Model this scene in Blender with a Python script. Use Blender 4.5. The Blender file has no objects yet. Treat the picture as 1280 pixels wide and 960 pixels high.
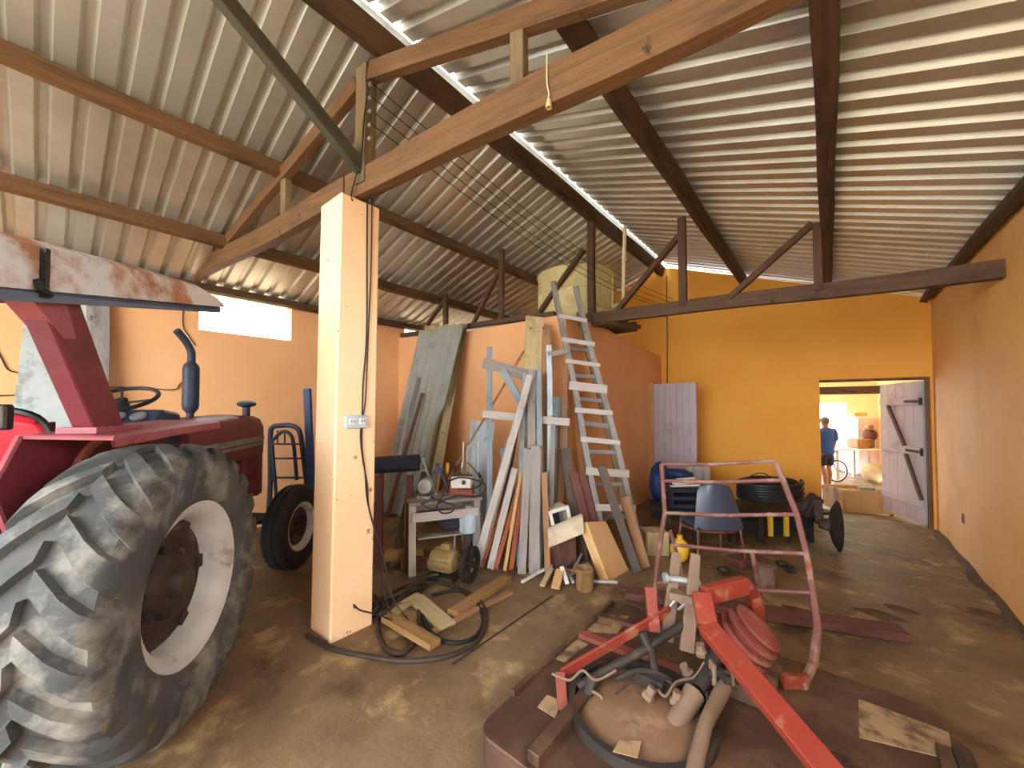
import bpy, bmesh, math, random
from mathutils import Vector as V, Matrix, Quaternion
from math import sin, cos, tan, pi, radians as R, sqrt
random.seed(7)
SC = bpy.context.scene
COL = SC.collection

# ------------------------------------------------------------------ camera
CH, F, HOR, YAW, PIT = 1.65, 481.0, 508.0, R(39.4), R(1.5)
SH = tan(-PIT) + (HOR - 480) / F
FW = V((-sin(YAW) * cos(PIT), cos(YAW) * cos(PIT), sin(PIT)))
RT = V((cos(YAW), sin(YAW), 0))
UP = RT.cross(FW)
EYE = V((0, 0, CH))
camd = bpy.data.cameras.new('camera')
cam = bpy.data.objects.new('camera', camd)
COL.objects.link(cam)
cam.matrix_world = Matrix.Translation(EYE) @ Matrix((RT, UP, -FW)).transposed().to_4x4()
camd.sensor_width = 36
camd.lens = 36 * F / 1280
camd.shift_y = SH * F / 1280
camd.clip_start = 0.02
SC.camera = cam


def ray(x, y): return FW + RT * ((x - 640) / F) + UP * ((480 - y) / F + SH)
def G(x, y, h=0.0): r = ray(x, y); return EYE + r * ((h - CH) / r.z)       # photo point on the level z = h
def OX(x, y, X): r = ray(x, y); return EYE + r * (X / r.x)                  # on the plane x = X
def OY(x, y, Y): r = ray(x, y); return EYE + r * (Y / r.y)                  # on the plane y = Y
def D(x, y, d): return EYE + ray(x, y) * d                                  # at distance d


# ------------------------------------------------------------------ materials
def lin(c):
    f = lambda u: u / 12.92 if u <= 0.04045 else ((u + 0.055) / 1.055) ** 2.4
    if isinstance(c, str):
        c = [int(c[i:i + 2], 16) / 255 for i in (0, 2, 4)]
    return (f(c[0]), f(c[1]), f(c[2]), 1)


def mat(name, c1, c2=None, scale=6, stretch=(1, 1, 1), rough=.7, metal=0., bump=0., c3=None, s3=2., t3=(.55, .68), detail=5,
        c4=None, s4=9., t4=(.6, .66), coat=0., spec=.35, bumpscale=None, stretch3=(1, 1, 1), roughc3=None):
    m = bpy.data.materials.new(name); m.use_nodes = True
    nt = m.node_tree; N = nt.nodes; L = nt.links
    b = N['Principled BSDF']
    b.inputs['Roughness'].default_value = rough
    b.inputs['Metallic'].default_value = metal
    b.inputs['Specular IOR Level'].default_value = spec
    if coat: b.inputs['Coat Weight'].default_value = coat
    if c2 is None and c3 is None and not bump:
        b.inputs['Base Color'].default_value = lin(c1)
        return m
    tc = N.new('ShaderNodeTexCoord')

    def noise(sc, st, det=detail):
        mp = N.new('ShaderNodeMapping'); mp.inputs['Scale'].default_value = st
        L.new(tc.outputs['Object'], mp.inputs['Vector'])
        n = N.new('ShaderNodeTexNoise'); n.inputs['Scale'].default_value = sc; n.inputs['Detail'].default_value = det
        n.inputs['Roughness'].default_value = .62
        L.new(mp.outputs['Vector'], n.inputs['Vector'])
        return n.outputs['Fac']
    n1 = noise(scale, stretch)
    ra = N.new('ShaderNodeValToRGB')
    ra.color_ramp.elements[0].position = .3; ra.color_ramp.elements[1].position = .7
    ra.color_ramp.elements[0].color = lin(c1); ra.color_ramp.elements[1].color = lin(c2 or c1)
    L.new(n1, ra.inputs['Fac'])
    out = ra.outputs['Color']
    for c, s, t, st in ((c3, s3, t3, stretch3), (c4, s4, t4, (1, 1, 1))):
        if c is None: continue
        nn = noise(s, st, 7)
        mr = N.new('ShaderNodeMapRange'); mr.inputs['From Min'].default_value = t[0]; mr.inputs['From Max'].default_value = t[1]
        L.new(nn, mr.inputs['Value'])
        mx = N.new('ShaderNodeMix'); mx.data_type = 'RGBA'
        mx.inputs[7].default_value = lin(c)
        L.new(mr.outputs['Result'], mx.inputs[0]); L.new(out, mx.inputs[6])
        out = mx.outputs[2]
    L.new(out, b.inputs['Base Color'])
    if bump:
        bp = N.new('ShaderNodeBump'); bp.inputs['Strength'].default_value = min(1, bump); bp.inputs['Distance'].default_value = .01 * max(1, bump)
        L.new(noise(bumpscale, stretch) if bumpscale else n1, bp.inputs['Height']); L.new(bp.outputs['Normal'], b.inputs['Normal'])
    return m


def wood(name, c1, c2, c3=None, rough=.75, t3=(.55, .7)):
    d_ = ''.join('%02X' % int(int((c3 or c1)[i:i + 2], 16) * .62) for i in (0, 2, 4))
    return mat(name, c1, c2, 8, (4, 4, .28), rough, bump=.6, c3=c3, s3=3, stretch3=(2.2, 2.2, .45), t3=(.50, .66), c4=d_, s4=7, t4=(.62, .72))


M = {}
M['paint'] = mat('salmon_orange_wall_paint', 'DCA26C', 'E2AC79', 1.1, rough=.7, bump=.15, bumpscale=30, c3='D59862', s3=.7, t3=(.5, .7), c4='CF9058', s4=3.2, t4=(.68, .75))
M['paint_far'] = mat('bounce_deep_orange_paint', 'E09A34', 'E4A03C', .9, rough=.7, bump=.15, bumpscale=30, c3='DA8F2A', s3=.6, t3=(.5, .7), c4='CC8030', s4=2.6, t4=(.70, .76))  # deeper copy of the wall paint, holding orange light bounced between the walls
M['paint_right'] = mat('dusty_orange_wall_paint', 'DDA45C', 'E2AC66', 1.1, rough=.7, bump=.15, bumpscale=30, c3='D0964C', s3=.8, t3=(.5, .7), c4='9A6A3C', s4=2.4, t4=(.68, .78))
M['paint_pillar'] = mat('pale_orange_pillar_paint', 'F0C696', 'F5D2AC', 1.6, rough=.55, bump=.1, bumpscale=30, c3='EABB88', s3=.8, c4='A8713F', s4=10, t4=(.665, .70))
M['floor'] = mat('stained_concrete', '836A4C', '644D38', 2.2, rough=.55, bump=.7, bumpscale=11, c3='402E20', s3=1.9, t3=(.52, .70), c4='A88C62', s4=3.4, t4=(.55, .68), detail=12)
M['roof'] = mat('galvanised_sheet', 'D0D0C8', 'BDBCB2', 1.2, (1, 1, 1), .42, .7, c3='B0A590', s3=.8, t3=(.5, .75), spec=.5)
M['roof_far'] = mat('translucent_green_sheet', 'C9CD96', 'B4BA84', 1.2, rough=.5)
_nt = M['roof_far'].node_tree; _tl = _nt.nodes.new('ShaderNodeBsdfTranslucent'); _tl.inputs['Color'].default_value = lin('C0C4A8')
_mx = _nt.nodes.new('ShaderNodeMixShader'); _mx.inputs[0].default_value = .22
_nt.links.new(_nt.nodes['Principled BSDF'].outputs[0], _mx.inputs[1]); _nt.links.new(_tl.outputs[0], _mx.inputs[2]); _nt.links.new(_mx.outputs[0], _nt.nodes['Material Output'].inputs['Surface'])
M['beam'] = wood('brown_roof_timber', '5C4024', '735130', '45301C')
M['beam_dark'] = wood('dark_roof_timber', '4A3423', '5D432D', '38271A')
M['beam_grey'] = wood('greyish_roof_timber', '6A5840', '7D6748', '4E4030')
M['beam_backlit'] = wood('backlit_olive_timber', '3A3626', '48432F', '2C291E')  # extra dark tone paints in the backlit look of the ridge brace
M['soil'] = mat('dark_loose_soil', '4A3625', '5E4832', 9, rough=.95, bump=.8)
M['beam_black'] = wood('near_black_timber', '2C2622', '3A312B')  # near-black timber tone, assigned to no beam
M['rubber'] = mat('dusty_rubber', '3C3E3E', '525351', 5, rough=.85, bump=.4, bumpscale=14, c3='8E8A80', s3=4, t3=(.50, .70), c4='6A5F3E', s4=7, t4=(.64, .7))
M['rubber_black'] = mat('black_rubber', '1E1E1F', '2C2B2A', 8, rough=.7, c3='55514A', s3=6, t3=(.6, .75))
M['rim'] = mat('chalky_white_rim_paint', 'B4B2AE', 'CFCDC8', 6, rough=.6, c3='8A7C6C', s3=5, t3=(.58, .7))
M['hub'] = mat('rusty_hub', '2E221E', '46322A', 7, rough=.75, c3='7A6A5C', s3=6, t3=(.6, .7))
M['tractor_red'] = mat('faded_red_enamel', '66242E', '742E38', 4, rough=.45, c3='4C1C26', s3=3, t3=(.5, .7), c4='93626A', s4=9, t4=(.68, .74))
M['pink_red'] = mat('pale_red_enamel', '8C464E', '985258', 4, rough=.55, c3='763640', s3=3, c4='C99A88', s4=12, t4=(.68, .75))  # paler copy of the tractor red; on the canopy post it paints the lit face
M['seat_red'] = mat('bright_red_vinyl', 'C9202E', 'B81A28', 4, rough=.5)
M['rust_white'] = mat('rusted_white_sheet', 'A87A5E', '9A6648', 5, rough=.7, c3='C6C6C6', s3=2.6, t3=(.44, .55), c4='8A5032', s4=9, t4=(.62, .7))
M['dark_metal'] = mat('greasy_dark_metal', '2B2724', '3D3630', 8, rough=.6, metal=.3, c3='5A4534', s3=4)
M['blue_black'] = mat('blue_black_painted_metal', '232C3E', '323B4C', 6, rough=.5)
M['blue_steel'] = mat('blue_painted_steel', '1C2F58', '243C68', 5, rough=.5, c3='15233F', s3=5)
M['grey_metal'] = mat('grey_metal', '7C7E80', '93958F', 7, rough=.5, metal=.3, c3='655F58', s3=5)
M['chrome'] = mat('bright_metal', 'B0AFAA', 'C5C4BE', 7, rough=.3, metal=.8)
M['asbestos'] = mat('fibre_cement', '83827A', '918F86', 5, rough=.9, bump=.3, c3='6E6C64', s3=3, c4='85805E', s4=2, t4=(.5, .65))
M['asbestos_pale'] = mat('pale_stained_fibre_cement', 'A4AAA8', 'B2B6B2', 5, rough=.85, c3='7C827C', s3=4, t3=(.55, .65), stretch3=(1, 1, .7))
M['wood_grey'] = wood('weathered_grey_wood', '7C7570', '938B85', '5F5751')
M['wood_pale'] = wood('whitewashed_wood', 'A0978F', 'B3AAA3', '787069')
M['wood_blue'] = wood('pale_blue_painted_wood', 'A9BAC4', 'BAC8CE', '8C99A0')
M['wood_bluegrey'] = wood('blue_grey_wood', '78838A', '8D979B', '5E666C')
M['wood_brown'] = wood('brown_wood', '8A6446', '9C7553', '6B4A33')
M['wood_tan'] = wood('tan_wood', 'B08A58', 'BF9A68', '94703F')
M['wood_olive'] = wood('beige_olive_wood', 'A8946A', 'B5A27A', '8C794F')
M['wood_red'] = wood('red_brown_wood', '7E3E26', '94502F', '5C2C1C')
M['wood_maroon'] = wood('maroon_wood', '5A342B', '6A4036', '42261F')
M['wood_dark'] = wood('dark_wood', '4B4039', '5B4F46', '362E29')
M['wood_muddy'] = wood('muddy_wood', '86643C', '9A764A', '66492B')
M['ply'] = mat('tan_cardboard', 'C49A66', 'CDA673', 3, rough=.8, c3='B0854F', s3=2)
M['foam'] = mat('cream_foam', 'B3A58C', 'BEB098', 6, rough=.9, c3='A6957A', s3=4)
M['white'] = mat('dirty_white', 'D2CFC8', 'C2BEB5', 5, rough=.6)
M['tank'] = mat('cream_plastic_tank', 'CDBF86', 'D6C992', 2, rough=.5, c3='B3A468', s3=1.8)
M['pvc'] = mat('cream_pipe', 'D8C9A0', 'CDBB8C', 3, rough=.4)
M['lip'] = mat('blue_grey_sheet_edge', '525C6E', '616B7A', 5, rough=.5)
M['wire'] = mat('black_cable', '1C1815', rough=.6)
M['wire_brown'] = mat('dusty_hose_rubber', '2B211B', '43342A', 9, rough=.65)
M['khaki'] = mat('dusty_khaki_motor', '7C6840', '8A754A', 10, rough=.8, c3='6B5636', s3=6)
M['cloth_dark'] = mat('dark_blue_cloth', '23242F', '30313C', 6, rough=.95)
M['cloth_blue'] = mat('blue_plastic_sack', '11224E', '182C5A', 5, rough=.6)
M['chair_blue'] = mat('blue_grey_plastic', '313D50', '3A475A', 3, rough=.28, spec=.6)
M['black_plastic'] = mat('black_plastic', '19191B', '262628', 5, rough=.5)
M['yellow'] = mat('yellow_plastic', 'C99A20', 'D6AA34', 5, rough=.5)
M['slasher'] = mat('muddy_brown_steel_plate', '3E2A20', '50382A', 2.6, rough=.55, metal=.1, bump=.35, bumpscale=14, c3='6E503A', s3=2.2, t3=(.48, .66), c4='2A1D17', s4=4, t4=(.58, .68), detail=10)
M['slasher_dish'] = mat('worn_tan_steel', '6A4E38', '7A5C44', 3, rough=.6, c3='4C382A', s3=2.6, c4='8A6C50', s4=6, t4=(.55, .68))
M['imp_red'] = mat('worn_red_implement_paint', '76281C', '803022', 4, rough=.5, c3='70301F', s3=3, t3=(.46, .62), c4='8A5A3E', s4=8, t4=(.56, .66))
M['imp_red_dusty'] = mat('dusty_red_paint', '7E3E32', '8A4A3C', 6, rough=.7, c3='6A3028', s3=3, c4='97704F', s4=6, t4=(.6, .7))
M['gear_red'] = mat('muddy_red_casting', '6E2E28', '844036', 5, rough=.7, c3='8A6450', s3=5, t3=(.5, .66), c4='4A2420', s4=6)
M['imp_tan'] = mat('dusty_tan_steel', '665040', '7A6250', 7, rough=.75, c3='46362A', s3=4, bump=.2)
M['sticker'] = mat('worn_paper_label', '8E7250', '9C8060', 6, rough=.8, c3='5E4632', s3=7, t3=(.5, .62))
M['tube_red'] = mat('weathered_red_tube', '623832', '70463C', 8, rough=.65, c3='8A7664', s3=5, t3=(.48, .62), c4='7A2A24', s4=5, t4=(.56, .66))
M['door_paint'] = mat('lilac_grey_door_paint', 'A99CA0', 'B6A9AB', 2, (3, 3, .6), .7, c3='95868A', s3=2)
M['door_edge'] = wood('raw_door_edge', 'B78A5C', 'A87B4E')
M['skin'] = mat('skin', '9A664A', '8E5C42', 8, rough=.6)
M['shirt'] = mat('blue_cotton', '27487E', '2E5290', 8, rough=.9)
M['shorts'] = mat('dark_cotton', '1E2028', '272A33', 8, rough=.9)
M['hair'] = mat('grey_hair', '55524E', '6A6762', 30, rough=.8)
M['fridge'] = mat('pinkish_white_enamel', 'C8B6B4', 'CDBDBA', 3, rough=.4)
M['sack'] = mat('beige_sackcloth', 'A38C6A', 'B29B78', 8, rough=.95)
M['ground'] = mat('pale_dry_ground', 'A89A80', 'B8AB92', .6, rough=.95)
M['glass_bulb'] = mat('cream_bakelite', 'C8B48A', 'BBA678', 9, rough=.5)


# ------------------------------------------------------------------ mesh tools
class MB:
    def __init__(s): s.v = []; s.f = []
    def add(s, vs, fs):
        n = len(s.v); s.v += [V(p) for p in vs]; s.f += [tuple(i + n for i in f) for f in fs]; return s
    def box(s, c, d, rot=None):
        x, y, z = d[0] / 2, d[1] / 2, d[2] / 2
        vs = [V((a * x, b * y, e * z)) for e in (-1, 1) for a, b in ((-1, -1), (1, -1), (1, 1), (-1, 1))]
        if rot is not None: vs = [rot @ p for p in vs]
        return s.add([p + V(c) for p in vs], [(3, 2, 1, 0), (4, 5, 6, 7), (0, 1, 5, 4), (1, 2, 6, 5), (2, 3, 7, 6), (3, 0, 4, 7)])
    def box2(s, a, b):
        a, b = V(a), V(b); return s.box((a + b) / 2, [abs(b[i] - a[i]) for i in range(3)])
    def bar(s, p, q, w, h, side=None):
        p, q = V(p), V(q); z = (q - p); L = z.length; z.normalize()
        sd = V(side) if side is not None else (V((0, 0, 1)).cross(z) if abs(z.z) < .99 else V((1, 0, 0)))
        sd = (sd - z * sd.dot(z)).normalized(); u = z.cross(sd)
        return s.box((p + q) / 2, (w, h, L), Matrix((sd, u, z)).transposed())
    def tube(s, pts, r, n=8, closed=False):
        pts = [V(p) for p in pts]; m = len(pts); rs = r if isinstance(r, (list, tuple)) else [r] * m
        base = len(s.v); prev = None
        for i, p in enumerate(pts):
            a = pts[(i - 1) % m] if (closed or i > 0) else p
            b = pts[(i + 1) % m] if (closed or i < m - 1) else p
            t = (b - a).normalized() if (b - a).length > 1e-9 else V((0, 0, 1))
            if prev is None: nn = t.orthogonal().normalized()
            else: nn = prev - t * prev.dot(t); nn = nn.normalized() if nn.length > 1e-6 else t.orthogonal().normalized()
            prev = nn; bb = t.cross(nn)
            for k in range(n): s.v.append(p + (nn * cos(2 * pi * k / n) + bb * sin(2 * pi * k / n)) * rs[i])
        for i in range(m if closed else m - 1):
            j = (i + 1) % m
            for k in range(n):
                l = (k + 1) % n
                s.f.append((base + i * n + k, base + i * n + l, base + j * n + l, base + j * n + k))
        if not closed:
            s.f.append(tuple(base + k for k in reversed(range(n)))); s.f.append(tuple(base + (m - 1) * n + k for k in range(n)))
        return s
    def lathe(s, prof, o=(0, 0, 0), ax=(0, 0, 1), n=32, loop=False, sx=1.0):
        # prof: (radius, offset along the axis)
        ax = V(ax).normalized(); e1 = ax.orthogonal().normalized(); e2 = ax.cross(e1); o = V(o); base = len(s.v); m = len(prof)
        for r, a in prof:
            for k in range(n): s.v.append(o + ax * a + (e1 * cos(2 * pi * k / n) + e2 * sin(2 * pi * k / n)) * r)
        for i in range(m if loop else m - 1):
            j = (i + 1) % m
            for k in range(n):
                l = (k + 1) % n
                s.f.append((base + i * n + k, base + i * n + l, base + j * n + l, base + j * n + k))
        if not loop:
            if prof[0][0] > 1e-4: s.f.append(tuple(base + k for k in reversed(range(n))))
            if prof[-1][0] > 1e-4: s.f.append(tuple(base + (m - 1) * n + k for k in range(n)))
        return s
    def prism(s, poly, ext):
        poly = [V(p) for p in poly]; n = len(poly); e = V(ext)
        return s.add(poly + [p + e for p in poly], [tuple(reversed(range(n))), tuple(range(n, 2 * n))] + [(i, (i + 1) % n, n + (i + 1) % n, n + i) for i in range(n)])
    def grid(s, rows):
        m, n = len(rows), len(rows[0])
        return s.add([p for r in rows for p in r], [(i * n + j, i * n + j + 1, (i + 1) * n + j + 1, (i + 1) * n + j) for i in range(m - 1) for j in range(n - 1)])
    def ball(s, c, rx, ry=None, rz=None, n=12, jit=0.):
        ry = ry or rx; rz = rz or rx; c = V(c); base = len(s.v); h = n // 2
        for i in range(h + 1):
            t = pi * i / h
            for k in range(n):
                a = 2 * pi * k / n; q = 1 + random.uniform(-jit, jit)
                s.v.append(c + V((rx * sin(t) * cos(a), ry * sin(t) * sin(a), rz * cos(t))) * q)
        for i in range(h):
            for k in range(n):
                l = (k + 1) % n
                s.f.append((base + i * n + k, base + (i + 1) * n + k, base + (i + 1) * n + l, base + i * n + l))
        return s
    def xf(s, m): s.v = [m @ p for p in s.v]; return s
    def build(s, name, m, parent=None, local=False, smooth=False, bevel=0., org=None, weld=True):
        vs = s.v; o = None
        if parent is not None and not local:
            inv = MW[parent.name].inverted(); vs = [inv @ p for p in vs]
        if parent is None:
            lo = V((min(p[i] for p in vs) for i in range(3))); hi = V((max(p[i] for p in vs) for i in range(3)))
            org = V(org) if org is not None else V(((lo.x + hi.x) / 2, (lo.y + hi.y) / 2, lo.z))
            vs = [p - org for p in vs]
        me = bpy.data.meshes.new(name); me.from_pydata(vs, [], s.f); me.update()
        bm = bmesh.new(); bm.from_mesh(me)
        if weld: bmesh.ops.remove_doubles(bm, verts=bm.verts, dist=1e-5)
        bmesh.ops.recalc_face_normals(bm, faces=bm.faces)
        if bevel:
            bmesh.ops.bevel(bm, geom=[e for e in bm.edges if len(e.link_faces) == 2 and e.calc_face_angle(0) > .5], offset=bevel, segments=1, affect='EDGES', clamp_overlap=True)
        if smooth:
            for f in bm.faces: f.smooth = True
            for e in bm.edges:
                if len(e.link_faces) == 2 and e.calc_face_angle(0) > R(42): e.smooth = False
        bm.to_mesh(me); bm.free()
        me.materials.append(M[m] if isinstance(m, str) else m)
        o = bpy.data.objects.new(name, me); COL.objects.link(o)
        if parent is not None: o.parent = parent; MW[o.name] = MW[parent.name].copy()
        else: o.location = org; MW[o.name] = Matrix.Translation(org)
        return o


MW = {}


def tag(o, label=None, cat=None, group=None, kind=None):
    if label: o['label'] = label
    if cat: o['category'] = cat
    if group: o['group'] = group
    if kind: o['kind'] = kind
    return o


def thing(name, label, cat, loc=(0, 0, 0), rz=0., group=None, mw=None):
    o = bpy.data.objects.new(name, None); COL.objects.link(o); o.empty_display_size = .1
    m = mw if mw is not None else Matrix.Translation(V(loc)) @ Matrix.Rotation(rz, 4, 'Z')
    o.matrix_world = m; MW[o.name] = m.copy()
    return tag(o, label, cat, group)


def struct(o, label, cat): return tag(o, label, cat, kind='structure')


def plank(name, p, q, w, t, m, side=(1, 0, 0), parent=None, wob=.004, taper=1., label=None, cat=None, group=None, bevel=.004, chip=0.):
    """a sawn timber from p to q, its width w lying along side; grain follows its length"""
    p, q = V(p), V(q); z = q - p; L = z.length; z.normalize()
    sd = V(side); sd = (sd - z * sd.dot(z))
    if sd.length < 1e-3: sd = z.orthogonal()
    sd.normalize(); u = z.cross(sd)
    Mx = Matrix((sd, u, z)).transposed().to_4x4(); Mx.translation = p
    n = max(2, int(L / .25)); b = MB(); rows = []
    off = random.uniform(0, 50)
    for i in range(n + 1):
        f = i / n; k = 1 + (taper - 1) * f
        dx = wob * sin(off + 3.1 * f * L) ; dy = wob * cos(off * 1.7 + 2.3 * f * L)
        for a, c in ((-1, -1), (1, -1), (1, 1), (-1, 1)):
            e = random.uniform(-chip, chip) if i in (0, n) else 0
            b.v.append(V((a * w / 2 * k + dx, c * t / 2 * k + dy, f * L + e)))
    for i in range(n):
        for a in range(4):
            c = (a + 1) % 4; b.f.append((i * 4 + a, i * 4 + c, i * 4 + 4 + c, i * 4 + 4 + a))
    b.f.append((3, 2, 1, 0)); b.f.append(tuple(n * 4 + a for a in range(4)))
    me = bpy.data.meshes.new(name); me.from_pydata(b.v, [], b.f); me.update()
    bm = bmesh.new(); bm.from_mesh(me); bmesh.ops.recalc_face_normals(bm, faces=bm.faces)
    if bevel: bmesh.ops.bevel(bm, geom=[e for e in bm.edges if e.calc_face_angle(0) > .8], offset=min(bevel, t * .3, w * .3), segments=1, affect='EDGES')
    bm.to_mesh(me); bm.free()
    me.materials.append(M[m]); o = bpy.data.objects.new(name, me); COL.objects.link(o)
    if parent is not None:
        o.parent = parent; o.matrix_local = MW[parent.name].inverted() @ Mx
    else: o.matrix_world = Mx
    MW[o.name] = Mx
    return tag(o, label, cat, group)


def arc(c, r, a0, a1, n, e1=(1, 0, 0), e2=(0, 1, 0)):
    c, e1, e2 = V(c), V(e1), V(e2)
    return [c + (e1 * cos(a0 + (a1 - a0) * i / n) + e2 * sin(a0 + (a1 - a0) * i / n)) * r for i in range(n + 1)]


def smoothpath(pts, k=6):
    pts = [V(p) for p in pts]; out = []
    for i in range(len(pts) - 1):
        a = pts[max(0, i - 1)]; b = pts[i]; c = pts[i + 1]; d = pts[min(len(pts) - 1, i + 2)]
        for j in range(k):
            t = j / k
            out.append(.5 * ((2 * b) + (c - a) * t + (2 * a - 5 * b + 4 * c - d) * t * t + (3 * b - a - 3 * c + d) * t ** 3))
    out.append(pts[-1]); return out

# ================================================================== THE SETTING
XL, XR, XRIDGE, ZR, ZE = -6.05, 1.10, -2.475, 4.40, 3.16
Y0, YF, YP = -3.2, 7.62, 4.10
SL = (ZR - ZE) / (XRIDGE - XL)
def roofz(x): return ZR - SL * abs(x - XRIDGE)

b = MB()
xs = [-9 + i * .5 for i in range(24)]
b.grid([[V((x, y, 0)) for x in (-6.3, -3, -1, 1.1)] for y in (Y0 - .3, 1, 4, 7.7)])
b.grid([[V((x, 7.7, 0)) for x in (-2.6, 0, 1.1)], [V((x, 9.3, -.22)) for x in (-2.6, 0, 1.1)], [V((x, 15.2, -.22)) for x in (-2.6, 0, 1.1)]])
struct(b.build('floor', 'floor', org=(0, 0, 0)), 'stained brown concrete floor of the shed', 'floor')
b = MB(); b.box((0, -12, -.12), (60, 19.8, .1)); b.box((-17, 8, -.12), (21, 20, .1)); b.box((12, 8, -.12), (21, 20, .1)); b.box((0, 24, -.4), (60, 17, .1))
struct(b.build('ground', 'ground', org=(0, 0, -.3)), 'pale dry ground outside around the shed', 'ground')

T = .16
b = MB()
wy0, wy1, wz0 = 1.21, 2.28, 2.61
b.box2((XL - T, Y0, -.1), (XL, wy0, 3.12)); b.box2((XL - T, wy0, -.1), (XL, wy1, wz0)); b.box2((XL - T, wy1, -.1), (XL, YP + .12, 3.12)); b.box2((XL - T, YP + .12, -.1), (XL, YF, 2.72))
struct(b.build('wall_left', 'paint', org=(0, 0, 0)), 'pale orange wall behind the red tractor, with a high window hole', 'wall')
b = MB(); b.box2((XR, 1.9, -.1), (XR + T, 15.2, 3.12)); b.box2((XR, Y0, 2.7), (XR + T, 1.9, 3.12)); b.box2((XR, Y0, -.1), (XR + T, 1.9, 1.7)); b.box2((XR, Y0, 1.7), (XR + T, -.2, 2.7))
struct(b.build('wall_right', 'paint_right', org=(0, 0, 0)), 'long orange wall beside the far doorway', 'wall')
# far gable wall with the doorway
dx0, dx1, dz = -.1, 1.07, 2.02
b = MB()
def gable(x0, x1, z0):
    b.prism([(x0, YF, z0), (x1, YF, z0), (x1, YF, roofz(x1) - .03)] + ([(XRIDGE, YF, ZR - .03)] if x0 < XRIDGE < x1 else []) + [(x0, YF, roofz(x0) - .03)], (0, T, 0))
gable(XL, dx0, -.1); gable(dx0, dx1, dz); gable(dx1, XR, -.1)
struct(b.build('wall_far', 'paint_far', org=(0, 0, 0)), 'gable wall with the far doorway, bounced light painted in as deeper orange', 'wall')
b = MB(); b.box2((XL, Y0 - T, -.1), (-4.6, Y0, 3.15)); struct(b.build('wall_shade_block', 'paint', org=(0, 0, 0)), 'unseen orange wall piece added beside the open front to shade the tractor', 'wall')  # unseen wall piece, added to keep daylight off the tractor and rear tyre
# low walls of the store room in the corner
b = MB()
b.prism([(XL, YP, -.1), (-2.5, YP, -.1), (-2.5, YP, 2.80), (-4.2, YP, 2.80), (XL, YP, 2.90)], (0, .14, 0))
b.prism([(-2.5, YP + .14, -.1), (-2.5, 6.95, -.1), (-2.5, 6.95, 2.66), (-2.5, 6.2, 2.70), (-2.5, 5.0, 2.81), (-2.5, YP + .14, 2.80)], (-.14, 0, 0))
b.prism([(-2.5, 6.95, 2.05), (-2.5, YF, 2.05), (-2.5, YF, 2.62), (-2.5, 6.95, 2.66)], (-.14, 0, 0))
struct(b.build('wall_store', 'paint', org=(0, 0, 0)), 'low orange corner walls of the store room behind the timber pile', 'wall')
# far room
b = MB(); b.box2((-2.7, 7.78, -.3), (-2.55, 11.5, 2.6))
struct(b.build('wall_far_room_left', 'paint', org=(0, 0, 0)), 'orange side wall of the room beyond the doorway', 'wall')
b = MB(); ey = 15.2
b.box2((-2.7, ey, 1.75), (XR + T, ey + .15, 3.0)); b.box2((.42, ey, -.3), (XR + T, ey + .15, 1.75)); b.box2((-2.7, ey, -.3), (-1.6, ey + .15, 1.75))
struct(b.build('wall_far_room_end', 'paint', org=(0, 0, 0)), 'orange end wall with a bright opening in the room beyond', 'wall')

# roofs of profiled sheet
def sheet(x0, x1, y0, y1, zoff=0., pitch=.18, dep=.036, ph=0.):
    ys = []; y = y0
    while y < y1:
        for f, h in ((0, 0), (.30, 0), (.42, 1), (.62, 1), (.74, 0)): ys.append((y + f * pitch, h))
        y += pitch
    rows = []
    for i in range(7):
        x = x0 + (x1 - x0) * i / 6
        rows.append([V((x, yy, roofz(x) + h * dep + zoff)) for yy, h in ys])
    return MB().grid(rows)
struct(sheet(XRIDGE - .02, XL - .32, Y0, YF + .25).build('ceiling_left', 'roof', org=(0, 0, 0)), 'profiled metal roof slope over the tractor', 'roof')
b = sheet(XRIDGE + .10, -.95, Y0, YF + .25, .030, dep=.045); b2 = sheet(-1.15, XR + .3, Y0, YF + .25, 0., dep=.042)
b.add(b2.v, b2.f)
struct(b.build('ceiling_right', 'roof', org=(0, 0, 0)), 'profiled metal roof slope over the doorway side', 'roof')
b = MB(); b.grid([[V((x, YF + .1 if i == 0 else 15.4, 2.35 + .28 * (1.1 - x) / 3.6)) for x in [-2.8 + k * .1 for k in range(41)]] for i in (0, 1)])
struct(b.build('ceiling_far_room', 'roof_far', org=(0, 0, 0)), 'greenish sheet roof of the room beyond the doorway', 'roof')
b = MB()   # the ridge flashing, folded over both slopes, lifted on the right by the rib height
b.prism([(XRIDGE - .16, Y0, ZR + .01), (XRIDGE - .04, Y0, ZR + .05), (XRIDGE + .025, Y0, ZR + .065), (XRIDGE + .025, Y0, ZR + .075), (XRIDGE - .04, Y0, ZR + .08), (XRIDGE - .16, Y0, ZR + .02)], (0, YF + .2 - Y0, 0))
struct(b.build('trim_1', 'roof', org=(0, 0, 0)), 'folded metal flashing along the ridge', 'trim')

# pillar
b = MB()
lo = [(-3.01, 1.295), (-2.70, 1.295), (-2.70, 1.62), (-3.01, 1.62)]
hi = [(-2.985, 1.32), (-2.665, 1.32), (-2.665, 1.63), (-2.985, 1.63)]
b.add([(x, y, -.02) for x, y in lo] + [(x, y, 3.19) for x, y in hi], [(3, 2, 1, 0), (4, 5, 6, 7), (0, 1, 5, 4), (1, 2, 6, 5), (2, 3, 7, 6), (3, 0, 4, 7)])
struct(b.build('pillar', 'paint_pillar', bevel=.012, org=(-2.85, 1.45, 0)), 'square pale orange pillar in the middle of the shed', 'pillar')

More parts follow.
